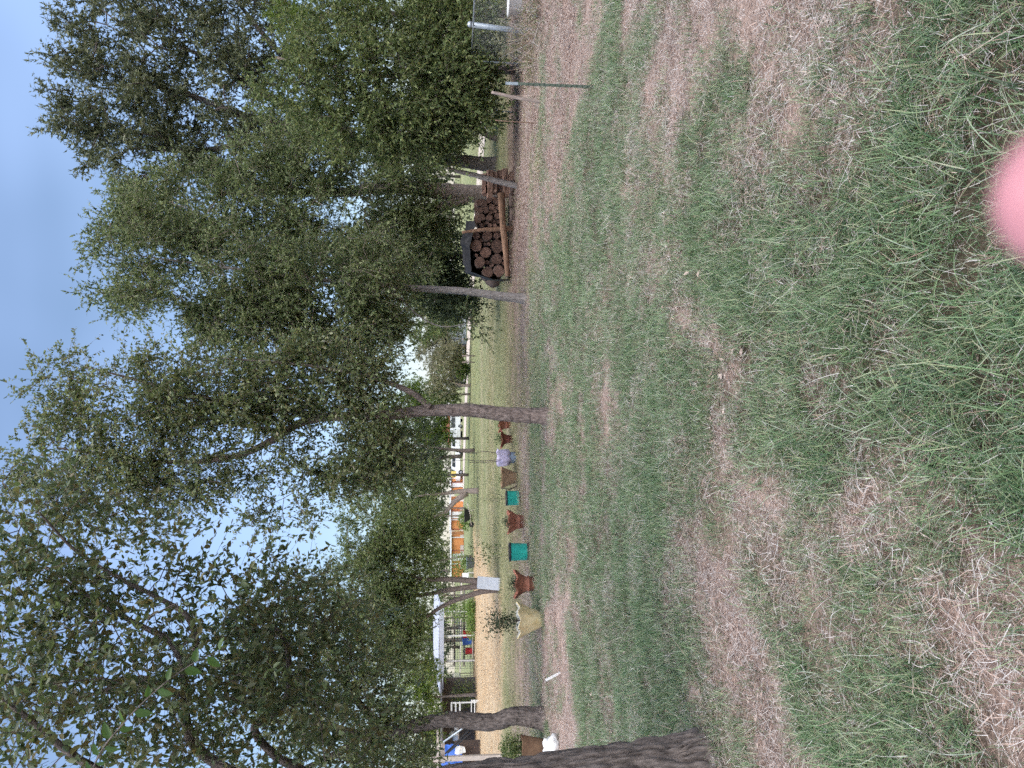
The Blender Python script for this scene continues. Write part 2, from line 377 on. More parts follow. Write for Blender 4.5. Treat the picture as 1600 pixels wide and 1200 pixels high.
# gravel road across the back of the field
M['gravel'] = surf('gravel', (0.42, 0.35, 0.29), (0.60, 0.52, 0.45), 3, 0.95, 0.3)
rp = np.array([[34, 8, 0], [19, 28, 0], [12.9, 43, 0], [7.2, 70, 0], [-3, 96, 0], [-20, 124, 0], [-60, 168, 0], [-130, 230, 0]], float)
rp, _ = resample(rp, np.ones(len(rp)), 4)
tt = np.gradient(rp, axis=0); tt /= np.linalg.norm(tt, axis=1)[:, None]
sn = np.stack([tt[:, 1], -tt[:, 0], tt[:, 2] * 0], -1)
wd = np.interp(rp[:, 1], [0, 40, 70, 120, 230], [2.2, 2.2, 3.0, 4.5, 5])[:, None]
rv = np.concatenate([rp - sn * wd, rp + sn * wd]); rv[:, 2] = 0.03
k = len(rp); rf = [(i, i + 1, k + i + 1, k + i) for i in range(k - 1)]
sel = [f for f in rf if rv[f[0], 1] > 27]
road = link('road', np_mesh('road', rv, sel), M['gravel']); tag(road, 'pale gravel road along the far side of the field', kind='structure')

# ------------------------------------------------------------------ trees
def unit(v): return v / (np.linalg.norm(v, axis=-1, keepdims=True) + 1e-9)
def leaf_arrays(pos, d, nrm, L, Wd, rich=False, tri=False):
    d = unit(d); s = unit(np.cross(d, nrm)); n = np.cross(s, d)
    L = L[:, None]; W = Wd[:, None]; N = len(pos)
    if tri:                                     # leaves a few pixels long: one folded-over blade each
        v = np.stack([pos - s * W * .5, pos + s * W * .5 + d * L * .15, pos + d * L], 1)
        return v.reshape(-1, 3), (np.arange(N) * 3)[:, None] + np.array([[0, 1, 2]])
    if rich:
        v = np.stack([pos, pos + d * L * .28 + s * W * .46 + n * W * .18, pos + d * L * .66 + s * W * .38 + n * W * .12, pos + d * L - n * L * .08,
                      pos + d * L * .66 - s * W * .38 + n * W * .12, pos + d * L * .28 - s * W * .46 + n * W * .18], 1)
        o = (np.arange(N) * 6)[:, None]
        f = np.concatenate([o + np.array([[0, 1, 2, 3]]), o + np.array([[0, 3, 4, 5]])], 0)
        return v.reshape(-1, 3), f
    v = np.stack([pos, pos + d * L * .45 + s * W * .5 + n * W * .15, pos + d * L - n * L * .06, pos + d * L * .45 - s * W * .5 + n * W * .15], 1)
    f = (np.arange(N) * 4)[:, None] + np.array([[0, 1, 2, 3]])
    return v.reshape(-1, 3), f
def prisms(a, b_, r0, r1):
    t = unit(b_ - a); ref = np.where(np.abs(t[:, 2:3]) > .8, np.array([[1., 0, 0]]), np.array([[0, 0, 1.]]))
    u = unit(np.cross(ref, t)); w = np.cross(t, u); vs_ = []
    for c, r in ((a, r0), (b_, r1)):
        for k_ in range(3):
            an = k_ * 2.0944; vs_.append(c + (u * math.cos(an) + w * math.sin(an)) * r)
    v = np.stack(vs_, 1); o = (np.arange(len(a)) * 6)[:, None]
    f = np.concatenate([o + np.array([[0, 1, 4, 3]]), o + np.array([[1, 2, 5, 4]]), o + np.array([[2, 0, 3, 5]])], 0)
    return v.reshape(-1, 3), f
def blob_targets(blobs, Yd, rng):
    """crown masses given as photo pixel, half sizes in pixels, distance and half depth -> points inside them"""
    T, O = [], []
    for bl in blobs:
        ix, iy, hx, hy, n = bl[:5]; dY = bl[5] if len(bl) > 5 else Yd; rd = bl[6] if len(bl) > 6 else hy * px(dY) * 0.9
        c = P(ix, iy, dY); s = px(dY)
        q = rng.normal(size=(n, 3)); q = q / np.linalg.norm(q, axis=1)[:, None] * (rng.uniform(0.12, 1, (n, 1)) ** 0.42)
        t = c + q * np.array([hy * s, rd, hx * s])
        T.append(t); O.append(unit(t - c + 1e-6))
    return np.vstack(T), np.vstack(O)
def crown_leaves(tips, outs, rng, ntw, tl, nl, L, wr, droop=0.25, up=0.2):
    n = len(tips)
    a = np.repeat(tips, ntw, 0); o = np.repeat(outs, ntw, 0)
    a = a + rng.normal(size=a.shape) * tl * 0.25
    d = unit(o * 0.55 + rng.normal(size=a.shape) * 0.75 + np.array([0, 0, up]))
    ln = tl * rng.uniform(.5, 1.25, (len(a), 1))
    e = a + d * ln + np.array([0, 0, -1.0]) * ln * droop
    u = rng.uniform(0.1, 1.05, (len(a), nl, 1))
    pos = (a[:, None] * (1 - u) + e[:, None] * u).reshape(-1, 3)
    dd = np.repeat(unit(e - a), nl, 0)
    ld = unit(dd * 0.6 + rng.normal(size=pos.shape) * 0.65 + np.array([0, 0, -droop * .8]))
    nr_ = unit(rng.normal(size=pos.shape) * 0.9 + np.array([0, -.15, 0.55]))
    LL = L * rng.uniform(.65, 1.25, len(pos))
    return a, e, pos, ld, nr_, LL, LL * wr * rng.uniform(.8, 1.2, len(pos))
def make_tree(name, label, base, stems, blobs, Yd, leaf, bark, seed, ntw=6, tl=.45, nl=8, L=.05, wr=.5, group=None, cat='tree', droop=.25,
              twigs=True, barkdisp=None, stem_n=16, rtip=.006, step=.25, rich=False, twig_r=.0022, attach=0.25, up=.2, extra=None, limb_mat=None, lift=0.25, tri=False, dens=1.0):
    rng = np.random.default_rng(seed)
    base = np.asarray(base, float)
    root = empty(name, base, label, cat, group)
    nodes, rads, par = [], [], []
    mb = MB()
    for (pts, r0, r1) in stems:
        pts = np.asarray(pts, float)
        rad = np.linspace(1, 0, len(pts)) ** 0.8 * (r0 - r1) + r1 if np.ndim(r0) == 0 else np.asarray(r0)
        q, rd = resample(pts, rad, step if barkdisp is None else .02)
        if barkdisp is not None and len(nodes) == 0 or (barkdisp is not None and q[0][2] < 0.5):
            s = np.arange(len(q)) * .02
            rd = rd * (1 + .36 * np.exp(-np.maximum(q[:, 2] - base[2], 0) / .14))
        mb.tube(q - base, rd, stem_n if len(mb.v) == 0 else min(stem_n, 18), True, barkdisp)
        keep = q[:: max(1, int(step / (.02 if barkdisp else step)))]
        st = int(len(keep) * attach) if q[0][2] < 1.0 else 0
        for p_ in keep[st:]:
            nodes.append(p_); par.append(-1); rads.append(r1)
    mb.build('trunk', bark, root, smooth=True)
    tips, outs = blob_targets([(*q_[:4], max(2, int(q_[4] * dens)), *q_[5:]) for q_ in blobs], Yd, rng)
    nodes = [np.array(n_) for n_ in nodes]
    ctr = np.mean(nodes, 0)
    arr = np.zeros((len(nodes) + len(tips) * 40, 3)); arr[:len(nodes)] = nodes; cnt = len(nodes)
    parent = -np.ones(len(arr), int); wgt = np.zeros(len(arr)); chains = []
    d0 = np.min(np.linalg.norm(tips[:, None] - arr[None, :cnt], axis=2), axis=1)
    for t in tips[np.argsort(d0)]:
        dv = t - arr[:cnt]; dist = np.linalg.norm(dv, axis=1)
        cost = dist * (1 + 0.6 * np.clip(-dv[:, 2] / (dist + 1e-6), -0.3, 1))
        j = int(np.argmin(cost)); dist = dist[j]
        k_ = int(np.clip(dist / (step * 1.2), 2, 12))
        p0 = arr[j]; mid = p0 * .5 + t * .5 + rng.normal(size=3) * dist * .13 + np.array([0, 0, lift * dist * .4])
        u = (np.arange(1, k_ + 1) / k_)[:, None]
        path = (1 - u) ** 2 * p0 + 2 * u * (1 - u) * mid + u ** 2 * t
        path[:-1] += rng.normal(size=path[:-1].shape) * dist * .018
        ch = [j]
        for p_ in path:
            arr[cnt] = p_; parent[cnt] = ch[-1]; ch.append(cnt); cnt += 1
        chains.append(ch)
    for i in range(cnt - 1, -1, -1):
        if wgt[i] == 0: wgt[i] = 1
        if parent[i] >= 0: wgt[parent[i]] += wgt[i] * 0.55
    lm = MB()
    for ch in chains:
        rd = rtip * np.maximum(wgt[ch], 1) ** 0.5
        rd[0] = min(rd[0], rd[1] * 1.15)
        lm.tube(arr[ch] - base, rd, 5, False)
    lm.build('branches', limb_mat or bark, root, smooth=True)['kind'] = 'stuff'
    a, e, pos, ld, nrm, LL, WW = crown_leaves(tips, outs, rng, ntw, tl, nl, L, wr, droop, up)
    if twigs:
        v, f = prisms(a, e, twig_r, twig_r * .6)
        link('twigs', np_mesh('twigs', v - base, f), limb_mat or bark, root)['kind'] = 'stuff'
    hook = extra(root, base, pos, ld, nrm, LL, WW) if extra else None
    if hook is not None:
        kq = hook; pos, ld, nrm, LL, WW = pos[kq], ld[kq], nrm[kq], LL[kq], WW[kq]
    v, f = leaf_arrays(pos - base, ld, nrm, LL, WW, rich, tri)
    cr_ = link('crown', np_mesh('crown', v, f), leaf, root); cr_['kind'] = 'stuff'
    return root
def path(pxs, Yd, first_ground=True, dY=None):
    out = []
    for i, q in enumerate(pxs):
        Yq = Yd if dY is None else Yd + dY[i]
        out.append(P(q[0], q[1], Yq))
    if first_ground: out[0] = out[0].copy(); out[0][2] = gz(out[0][0], out[0][1]) - .06
    return out

# --- the near elm at the left edge: thick scaly trunk, limbs reaching across the top
g1 = GP(1112, 1192); y1 = g1[1]
def l1_extra(root, base, pos, ld, nrm, LL, WW):
    # the 300 leaves that show largest are leaves of their own, the rest stays in the crown
    rng = np.random.default_rng(5)
    rel = pos - CAMP; dep = rel @ FV
    ix = 800 - (rel @ UV) / dep * FPX; iy = 600 - (rel @ RV) / dep * FPX
    inside = (dep > .6) & (ix > -20) & (ix < 1600) & (iy > 600) & (iy < 1210)
    score = np.where(inside, LL / np.maximum(dep, .3), 0)
    top = np.argsort(-score)[:272]
    lv, lf = leaf_arrays(np.zeros((1, 3)), np.array([[0, 1., 0]]), np.array([[0, 0, 1.]]), np.ones(1), np.ones(1) * .52, True)
    me = np_mesh('leaf', lv, lf); me.materials.append(M['leaf_near_obj'])
    mf = np_mesh('leaf', lv, lf); mf.materials.append(M['leaf_fresh'])
    def put(p_, d, n, l, mesh_):
        d = unit(d); s = unit(np.cross(d, n)); n = np.cross(s, d)
        o = bpy.data.objects.new('leaf', mesh_); COL.objects.link(o); o.parent = root
        mt = Matrix.Identity(4)
        for i in range(3): mt[i][0] = s[i] * l; mt[i][1] = d[i] * l; mt[i][2] = n[i] * l; mt[i][3] = p_[i] - base[i]
        o.matrix_local = mt
    for i in top: put(pos[i], ld[i], nrm[i], LL[i], me)
    # a low spray hanging close to the camera, bright against the shade
    pp = [P(352, 1012, 2.62), P(296, 1040, 2.6), P(245, 1078, 2.58), P(195, 1128, 2.6), P(150, 1190, 2.66), P(120, 1290, 3.0), P(100, 1400, 3.6)]
    q, rd = resample(pp, np.array([.0012, .0016, .002, .0026, .003, .005, .008]), .02)
    MB().tube(q - base, rd, 5).build('spray_stem', M['bark_dark'], root, smooth=True)
    for i in range(28):
        u = 0.01 + i / 28 * 0.62; k_ = int(u * (len(q) - 1)); tdir = unit(q[min(k_ + 1, len(q) - 1)] - q[max(k_ - 1, 0)])
        side = np.cross(tdir, np.array([0, 1., 0])) * (1 if i % 2 else -1)
        d = -tdir * .65 + side * .9 + rng.normal(size=3) * .18
        n = np.array([0, -.8, .35]) + rng.normal(size=3) * .35
        put(q[k_], d, n, rng.uniform(.042, .062), mf)
    keep = np.ones(len(pos), bool); keep[top] = False
    return keep
M['leaf_near_obj'] = leaf_mat('leaf_near_obj', [(0.058, 0.078, 0.037), (0.095, 0.132, 0.055), (0.132, 0.171, 0.072), (0.146, 0.122, 0.049), (0.128, 0.182, 0.104)], 0.40, 0.4, 0.5, True)
st1 = path([(1112, 1192), (1000, 1200), (900, 1213), (780, 1228), (660, 1245), (560, 1262), (470, 1275)], y1)
l1_stems = [(st1, .158, .12),
            (path([(500, 1270), (430, 1235), (352, 1200), (300, 1160), (289, 1100), (285, 1040), (262, 1000), (215, 975), (150, 940), (70, 885)], y1, False, [0, .1, .2, .25, .3, .3, .35, .4, .5, .6]), .036, .007),
            (path([(288, 1052), (306, 1008), (292, 962), (243, 932), (190, 905), (120, 862), (60, 800)], y1 + .3, False), .022, .006),
            (path([(520, 1265), (480, 1210), (430, 1180), (398, 1138), (440, 1105), (452, 1060), (445, 1003), (420, 973), (385, 945)], y1 + .5, False), .034, .007),
            (path([(470, 1272), (360, 1285), (240, 1240), (130, 1190), (40, 1120), (-40, 1050)], y1 - .3, False), .034, .008),
            (path([(285, 1085), (215, 1060), (140, 1085), (60, 1060)], y1 + .2, False), .018, .006)]
make_tree('elm_tree', 'leafy elm with a thick dark scaly trunk closest to the camera at the left', g1, l1_stems,
          [(110, 850, 120, 70, 26, y1 + .5, .8), (250, 950, 130, 100, 34, y1 + .3, .9), (120, 1020, 140, 120, 40, y1, .9), (340, 1070, 110, 110, 34, y1 + .3, .9),
           (465, 1000, 95, 95, 30, y1 + .8, .8), (200, 1150, 170, 90, 36, y1, .9), (500, 1120, 90, 90, 26, y1 + .6, .7), (40, 950, 60, 120, 18, y1 + .3, .8), (40, 770, 60, 70, 10, y1 + .8, .6),
           (150, 1330, 220, 120, 34, y1, 1.2), (420, 930, 70, 70, 14, y1 + .8, .6)], y1,
          M['leaf_near'], M['bark_dark'], 101, dens=.95, ntw=8, tl=.33, nl=9, L=.050, wr=.5, rtip=.0032, step=.12, stem_n=170,
          barkdisp=bark_disp(.034, 7.0, 5.0, 3), rich=True, twig_r=.0013, attach=.6, extra=l1_extra, droop=.15)

# --- the tree in the middle of the lawn
g2 = GP(858, 650); y2 = g2[1]
make_tree('elm_tree', 'straight brown trunked tree standing alone mid lawn beside the row of pots', g2,
          [(path([(858, 651), (800, 648), (740, 642), (690, 641), (650, 643), (615, 648), (560, 650), (500, 652), (462, 664), (425, 688), (370, 712), (290, 722), (190, 715), (90, 700)], y2), .118, .012),
           (path([(672, 636), (640, 612), (600, 596), (540, 580), (450, 568), (350, 560)], y2 - .1, False), .05, .01),
           (path([(500, 651), (445, 640), (370, 632), (280, 612), (200, 590), (130, 572)], y2 + .1, False), .055, .008),
           (path([(440, 676), (380, 664), (300, 650), (210, 650)], y2 + .4, False), .04, .008)],
          [(480, 600, 120, 68, 40), (330, 600, 130, 70, 46), (210, 640, 120, 85, 48), (90, 720, 90, 75, 32), (290, 735, 120, 55, 34), (430, 740, 90, 40, 12),
           (585, 655, 55, 65, 22), (605, 715, 45, 45, 16), (90, 600, 55, 35, 7), (560, 735, 60, 44, 20), (440, 800, 50, 30, 6), (180, 770, 90, 60, 24), (420, 635, 80, 55, 18), (520, 560, 80, 40, 20)], y2,
          M['leaf_elm'], M['bark_brown'], 102, dens=1.35, ntw=13, tl=.42, nl=15, L=.062, wr=.5, rtip=.0055, stem_n=40, barkdisp=bark_disp(.02, 5, 7, 13), attach=.3)

# --- second tree from the left, bent trunk
g3 = GP(852, 1122); y3 = g3[1]
make_tree('elm_tree', 'bent dark trunked tree left of the cream pot with rough bark', g3,
          [(path([(852, 1124), (805, 1119), (775, 1128), (745, 1127), (705, 1124), (660, 1132), (620, 1142), (575, 1150), (530, 1140), (470, 1120), (400, 1090)], y3), .165, .03),
           (path([(600, 1146), (550, 1085), (520, 1040), (490, 985), (470, 950)], y3, False), .07, .012),
           (path([(570, 1150), (500, 1190), (420, 1220)], y3, False), .07, .015)],
          [(555, 1130, 70, 80, 40), (480, 1060, 90, 80, 40), (520, 950, 80, 70, 30), (600, 1180, 60, 50, 26), (430, 1000, 90, 90, 30), (400, 1150, 100, 100, 30), (570, 1040, 40, 50, 14), (600, 1100, 30, 50, 16)], y3,
          M['leaf_elm'], M['bark_dark'], 103, dens=.85, ntw=13, tl=.44, nl=15, L=.064, wr=.5, rtip=.0055, stem_n=44, barkdisp=bark_disp(.024, 5.5, 6.5, 23), attach=.4)

# --- slim pale tree to the right
g4 = GP(822, 468); y4 = g4[1]
make_tree('elm_tree', 'slim grey trunked tree in the lawn left of the woodpile', g4,
          [(path([(822, 468), (790, 464), (740, 457), (700, 453), (640, 450), (590, 446), (530, 440), (440, 430), (330, 415), (220, 400)], y4), .098, .012),
           (path([(600, 447), (560, 480), (500, 505), (430, 530), (370, 545)], y4, False), .035, .008),
           (path([(610, 448), (650, 490), (690, 510), (735, 505)], y4 - .4, False), .02, .006)],
          [(330, 440, 170, 100, 60), (520, 450, 130, 95, 56), (585, 455, 50, 75, 28), (230, 370, 100, 65, 28), (430, 535, 110, 48, 26), (570, 540, 60, 45, 22), (360, 500, 70, 40, 18), (400, 480, 90, 60, 26), (175, 470, 40, 30, 5), (745, 505, 20, 12, 2)], y4,
          M['leaf_olive'], M['bark_grey'], 104, tri=True, dens=1.45, limb_mat=M['bark_pale'], ntw=20, tl=.5, nl=15, L=.075, wr=.48, rtip=.008, stem_n=28, barkdisp=bark_disp(.008, 5, 8, 33), attach=.45)

# --- trees round and behind the woodpile
b5 = P(762, 305, 23.4); b5[2] = gz(b5[0], b5[1])
make_tree('elm_tree', 'pale thick trunked tree rising directly behind the split firewood', b5,
          [([b5 - np.array([0, 0, .06])] + path([(700, 300), (650, 295), (600, 292), (540, 300), (450, 300), (330, 300)], 23.4, False), .27, .05),
           (path([(730, 312), (680, 325), (620, 345), (550, 380), (480, 400)], 23.4, False), .16, .03)],
          [(300, 320, 110, 70, 40), (420, 320, 110, 90, 50), (540, 330, 110, 80, 46), (620, 390, 70, 60, 30), (640, 290, 50, 50, 18), (470, 240, 100, 60, 30), (670, 350, 40, 40, 16), (370, 380, 100, 60, 34), (500, 400, 100, 50, 34), (230, 330, 60, 50, 16)], 22.5,
          M['leaf_olive'], M['bark_pale'], 105, tri=True, dens=1.4, limb_mat=M['bark_pale'], ntw=18, tl=.6, nl=16, L=.09, wr=.48, rtip=.011, stem_n=24, barkdisp=bark_disp(.02, 4, 5, 43), attach=.5)
b6 = GP(777, 256)
make_tree('oak_tree', 'tall spreading oak with tufted dark leaves towering over the right side', b6,
          [(path([(778, 257), (740, 254), (700, 250), (640, 245), (560, 225), (470, 200), (380, 180), (300, 150), (220, 130)], b6[1]), .25, .05),
           (path([(520, 215), (420, 150), (330, 95), (250, 60)], b6[1], False), .14, .03),
           (path([(450, 195), (350, 230), (270, 235), (200, 230)], b6[1], False), .12, .03),
           (path([(560, 225), (470, 120), (400, 40), (340, -40)], b6[1], False), .14, .03)],
          [(150, 150, 60, 90, 40), (250, 90, 100, 110, 60), (340, 160, 110, 120, 70), (215, 240, 80, 70, 40), (130, 60, 40, 50, 16), (420, 60, 90, 80, 46), (120, 190, 40, 60, 16), (290, 290, 70, 50, 26), (440, 170, 80, 80, 36), (330, -40, 150, 60, 30), (300, 30, 130, 60, 36), (380, 250, 90, 60, 36), (180, 20, 60, 60, 22), (470, 240, 70, 60, 24), (240, 170, 80, 70, 34)], b6[1],
          M['leaf_oak'], M['bark_dark'], 106, tri=True, dens=1.1, ntw=13, tl=.5, nl=15, L=.14, wr=.38, rtip=.022, stem_n=24, barkdisp=bark_disp(.025, 4, 4, 53), attach=.5, droop=.05, up=.35, step=.4)
b7 = P(800, 110, 19.5); b7[2] = gz(b7[0], b7[1])
make_tree('elm_tree', 'bushy green tree hanging low over the wire fence at the right', b7,
          [([b7 - np.array([0, 0, .06])] + path([(740, 108), (690, 112), (640, 118), (580, 115), (500, 100), (430, 90)], 19.5, False), .11, .03),
           (path([(720, 110), (690, 150), (670, 190), (640, 220)], 18.5, False), .06, .012),
           (path([(700, 110), (680, 60), (640, 30), (590, 10)], 18.5, False), .06, .012)],
          [(600, 120, 110, 85, 60), (695, 140, 60, 75, 56), (530, 70, 110, 65, 46), (690, 55, 50, 55, 30), (640, 215, 70, 40, 36), (735, 95, 30, 45, 26), (735, 165, 30, 40, 28), (560, 190, 100, 50, 30), (470, 120, 70, 60, 24), (730, 20, 35, 30, 14), (620, -30, 120, 50, 24)], 18,
          M['leaf_green'], M['bark_brown'], 107, tri=True, dens=1.1, ntw=16, tl=.55, nl=15, L=.09, wr=.5, rtip=.006, stem_n=14, attach=.3)
b8 = P(800, 20, 22.5); b8[2] = gz(b8[0], b8[1])
make_tree('cedar_tree', 'dark yellowish cedar behind the wire fence in the far right corner', b8,
          [([b8 - np.array([0, 0, .06])] + path([(700, 22), (600, 22), (480, 24)], 22.5, False), .14, .03)],
          [(690, 15, 50, 60, 40), (600, 20, 80, 60, 50), (500, 10, 80, 50, 40), (740, 30, 30, 50, 24)], 22.5,
          M['leaf_cedar'], M['bark_brown'], 108, tri=True, dens=1.3, ntw=12, tl=.4, nl=14, L=.10, wr=.3, rtip=.008, stem_n=10, twigs=False, up=.5, droop=0)
b9 = P(775, 398, 26); b9[2] = gz(b9[0], b9[1])
make_tree('cedar_tree', 'dark shadowy cedar between the woodpile and the slim grey tree', b9,
          [([b9 - np.array([0, 0, .06])] + path([(720, 400), (680, 405), (620, 415), (560, 420)], 26, False), .12, .03)],
          [(690, 450, 38, 45, 46), (650, 410, 50, 60, 50), (600, 440, 60, 60, 40), (715, 475, 22, 26, 22), (620, 360, 60, 45, 34), (690, 385, 26, 30, 20)], 26,
          M['leaf_dark'], M['bark_dark'], 109, tri=True, dens=1.3, ntw=12, tl=.5, nl=14, L=.11, wr=.42, rtip=.008, stem_n=10, twigs=False)
b10 = P(778, 218, 27); b10[2] = gz(b10[0], b10[1])
make_tree('cedar_tree', 'dark leaning cedar trunk in the shade right of the woodpile', b10,
          [([b10 - np.array([0, 0, .06])] + path([(765, 213), (750, 205), (720, 190), (660, 180), (560, 170)], 27, False), .12, .03)],
          [(690, 190, 45, 60, 50), (610, 180, 70, 70, 50), (520, 170, 80, 80, 40), (690, 120, 45, 50, 30), (640, 240, 60, 50, 36), (560, 260, 60, 50, 30)], 27,
          M['leaf_dark'], M['bark_dark'], 110, tri=True, dens=1.3, ntw=12, tl=.5, nl=14, L=.11, wr=.42, rtip=.008, stem_n=10, twigs=False)

# --- trees in the middle distance on the left
b11 = GP(781, 915)
def stem3(pp): return path(pp, b11[1], False)
make_tree('elm_tree', 'three stemmed brown tree with a grey board leaning on its foot', b11,
          [([b11 + np.array([.10, .1, -.06])] + stem3([(748, 908), (700, 905), (660, 905), (610, 890)]), .13, .03),
           ([b11 + np.array([-.04, 0, -.06])] + stem3([(748, 916), (700, 922), (660, 930), (610, 935)]), .12, .03),
           ([b11 + np.array([-.12, -.05, -.06])] + stem3([(755, 924), (720, 935), (690, 948), (650, 975), (610, 990)]), .105, .03)],
          [(618, 890, 55, 60, 50), (615, 960, 45, 60, 50), (630, 1020, 34, 45, 32), (632, 830, 45, 45, 36), (560, 920, 50, 65, 34), (580, 1000, 40, 40, 18), (560, 840, 40, 50, 22)], b11[1],
          M['leaf_green'], M['bark_brown'], 111, tri=True, dens=1.55, ntw=14, tl=.5, nl=15, L=.09, wr=.48, rtip=.008, stem_n=16, attach=.6)
def far_tree(label, bx, by, stems, blobs, leaf, bark, seed, L=.16, group=None, name='elm_tree', w=.17, ntw=10, nl=12, Yd=None, tl=.7, wr=.5):
    if Yd is None: b_ = GP(bx, by)
    else:
        b_ = P(bx, by, Yd); b_[2] = 0
    st = []
    for s in stems:
        q = path(s, b_[1], False)
        if s is stems[0] or len(stems) > 1 and abs(s[0][0] - bx) < 12: q = [b_ + np.array([q[0][0] - b_[0], 0, -.06])] + q
        st.append((q, w, w * .25))
    return make_tree(name, label, b_, st, blobs, b_[1], leaf, bark, seed, ntw=ntw, tl=tl, nl=nl, L=L, wr=wr, rtip=.012, stem_n=10, tri=True, dens=1.35, twigs=False, attach=.6, group=group, step=.5)
far_tree('double trunked dark tree behind the lavender sack', 742, 708, [[(722, 704), (702, 702), (680, 700), (640, 695)], [(722, 713), (700, 714), (670, 718), (640, 722)]],
         [(645, 700, 50, 45, 40), (600, 720, 50, 50, 36), (670, 728, 26, 26, 16), (560, 700, 40, 50, 24)], M['leaf_dark'], M['bark_brown'], 121, w=.16)
far_tree('pinkish forked tree behind the smaller teal bucket', 748, 769, [[(735, 767), (715, 768), (695, 771), (650, 775)], [(730, 770), (710, 784), (696, 800), (670, 812)]],
         [(640, 775, 50, 45, 40), (640, 820, 45, 40, 34), (590, 770, 45, 50, 34), (670, 745, 26, 24, 16)], M['leaf_olive'], M['bark_pale'], 122, w=.20)
far_tree('thin pale tree behind the wheelbarrow', 738, 805, [[(715, 806), (695, 806), (670, 806)]], [(650, 805, 36, 34, 24), (610, 830, 40, 40, 24)], M['leaf_green'], M['bark_pale'], 123, w=.10)
far_tree('thin pale leaning tree beyond the larger teal bucket', 739, 868, [[(720, 870), (700, 874), (670, 876)]], [(650, 868, 40, 40, 30), (600, 880, 40, 50, 30), (680, 880, 14, 26, 10)], M['leaf_green'], M['bark_pale'], 124, w=.12)
far_tree('small black trunked tree in front of the orange shed end', 732, 743, [[(712, 742), (690, 742), (660, 742)]], [(660, 742, 30, 30, 26), (620, 745, 36, 36, 24)], M['leaf_dark'], M['bark_dark'], 125, w=.17, L=.2)
far_tree('small dark trunked tree in front of the white pickups', 733, 686, [[(712, 685), (690, 683), (660, 680)]], [(670, 684, 24, 26, 22), (640, 690, 30, 30, 22)], M['leaf_dark'], M['bark_dark'], 126, w=.16, L=.2)
far_tree('slender dark tree standing against the orange shed', 728, 794, [[(715, 794), (700, 793), (670, 792)]], [(660, 792, 30, 24, 20)], M['leaf_dark'], M['bark_dark'], 127, w=.10, L=.2)
far_tree('bright yellow green cedar beyond the lone lawn tree', 734, 648, [[(710, 648), (670, 645), (620, 642)]],
         [(670, 660, 28, 36, 50), (635, 645, 34, 42, 60), (660, 615, 30, 26, 34), (605, 640, 22, 26, 26), (690, 675, 14, 22, 20)], M['leaf_cedar'], M['bark_pale'], 128, L=.22, name='cedar_tree', w=.14, ntw=8, nl=12, tl=.6, wr=.35)
far_tree('pale greyish green tree beside the gravel road', 736, 601, [[(722, 602), (708, 598), (695, 592)]], [(690, 575, 24, 30, 40), (705, 555, 16, 22, 20), (690, 603, 22, 16, 18)], M['leaf_pale'], M['bark_pale'], 129, L=.2, w=.16, ntw=7, nl=10)
far_tree('pale forked sapling at the roadside left of the grey green tree', 735, 617, [[(722, 616), (712, 615)]], [(700, 618, 14, 14, 12), (680, 622, 16, 16, 12)], M['leaf_green'], M['bark_pale'], 130, L=.2, w=.12)
far_tree('dark cedar over the left yard behind the bent trunk', 746, 1085, [[(730, 1086), (700, 1088), (660, 1090)]],
         [(640, 1090, 40, 34, 44), (665, 1062, 22, 36, 30), (610, 1100, 34, 26, 24), (668, 1120, 24, 34, 26)], M['leaf_cedar'], M['bark_dark'], 131, L=.16, name='cedar_tree', w=.14, ntw=8, nl=12, tl=.5, wr=.35)
far_tree('dark spreading tree over the blue tarp at the far left', 742, 1195, [[(720, 1195), (690, 1192), (650, 1185)]],
         [(640, 1170, 36, 40, 44), (660, 1210, 30, 40, 30), (610, 1190, 40, 50, 30), (560, 1200, 40, 60, 30), (668, 1150, 18, 34, 22)], M['leaf_dark'], M['bark_dark'], 132, L=.17, w=.16, ntw=7, nl=11)
far_tree('leafy tree behind the carport roof', 736, 1000, [[(700, 1000), (670, 1000), (630, 1000)]],
         [(650, 1010, 36, 50, 50), (660, 960, 30, 44, 36), (620, 990, 34, 60, 36), (664, 1055, 22, 30, 22)], M['leaf_green'], M['bark_dark'], 133, L=.2, w=.2, ntw=7, nl=10)
far_tree('round dark bush tree beyond the slim grey trunk', 738, 470, [[(722, 470), (705, 470), (690, 470)]], [(690, 470, 34, 40, 40), (660, 500, 34, 40, 34), (712, 490, 16, 22, 18)], M['leaf_green'], M['bark_dark'], 134, L=.2, w=.15)
far_tree('yellowish tree between the white house and the pale roadside tree', 729, 540, [[(715, 540), (700, 540), (685, 540)]], [(690, 530, 26, 30, 34), (672, 510, 20, 30, 24), (670, 550, 20, 24, 20)], M['leaf_pale'], M['bark_brown'], 135, L=.22, w=.16)
far_tree('lime green roadside bush in front of the pale tree', 735, 582, [[(728, 582), (722, 582)]], [(722, 580, 11, 14, 26), (717, 570, 8, 10, 12)], M['leaf_lime'], M['bark_brown'], 136, L=.16, name='roadside_bush', w=.05, tl=.4)

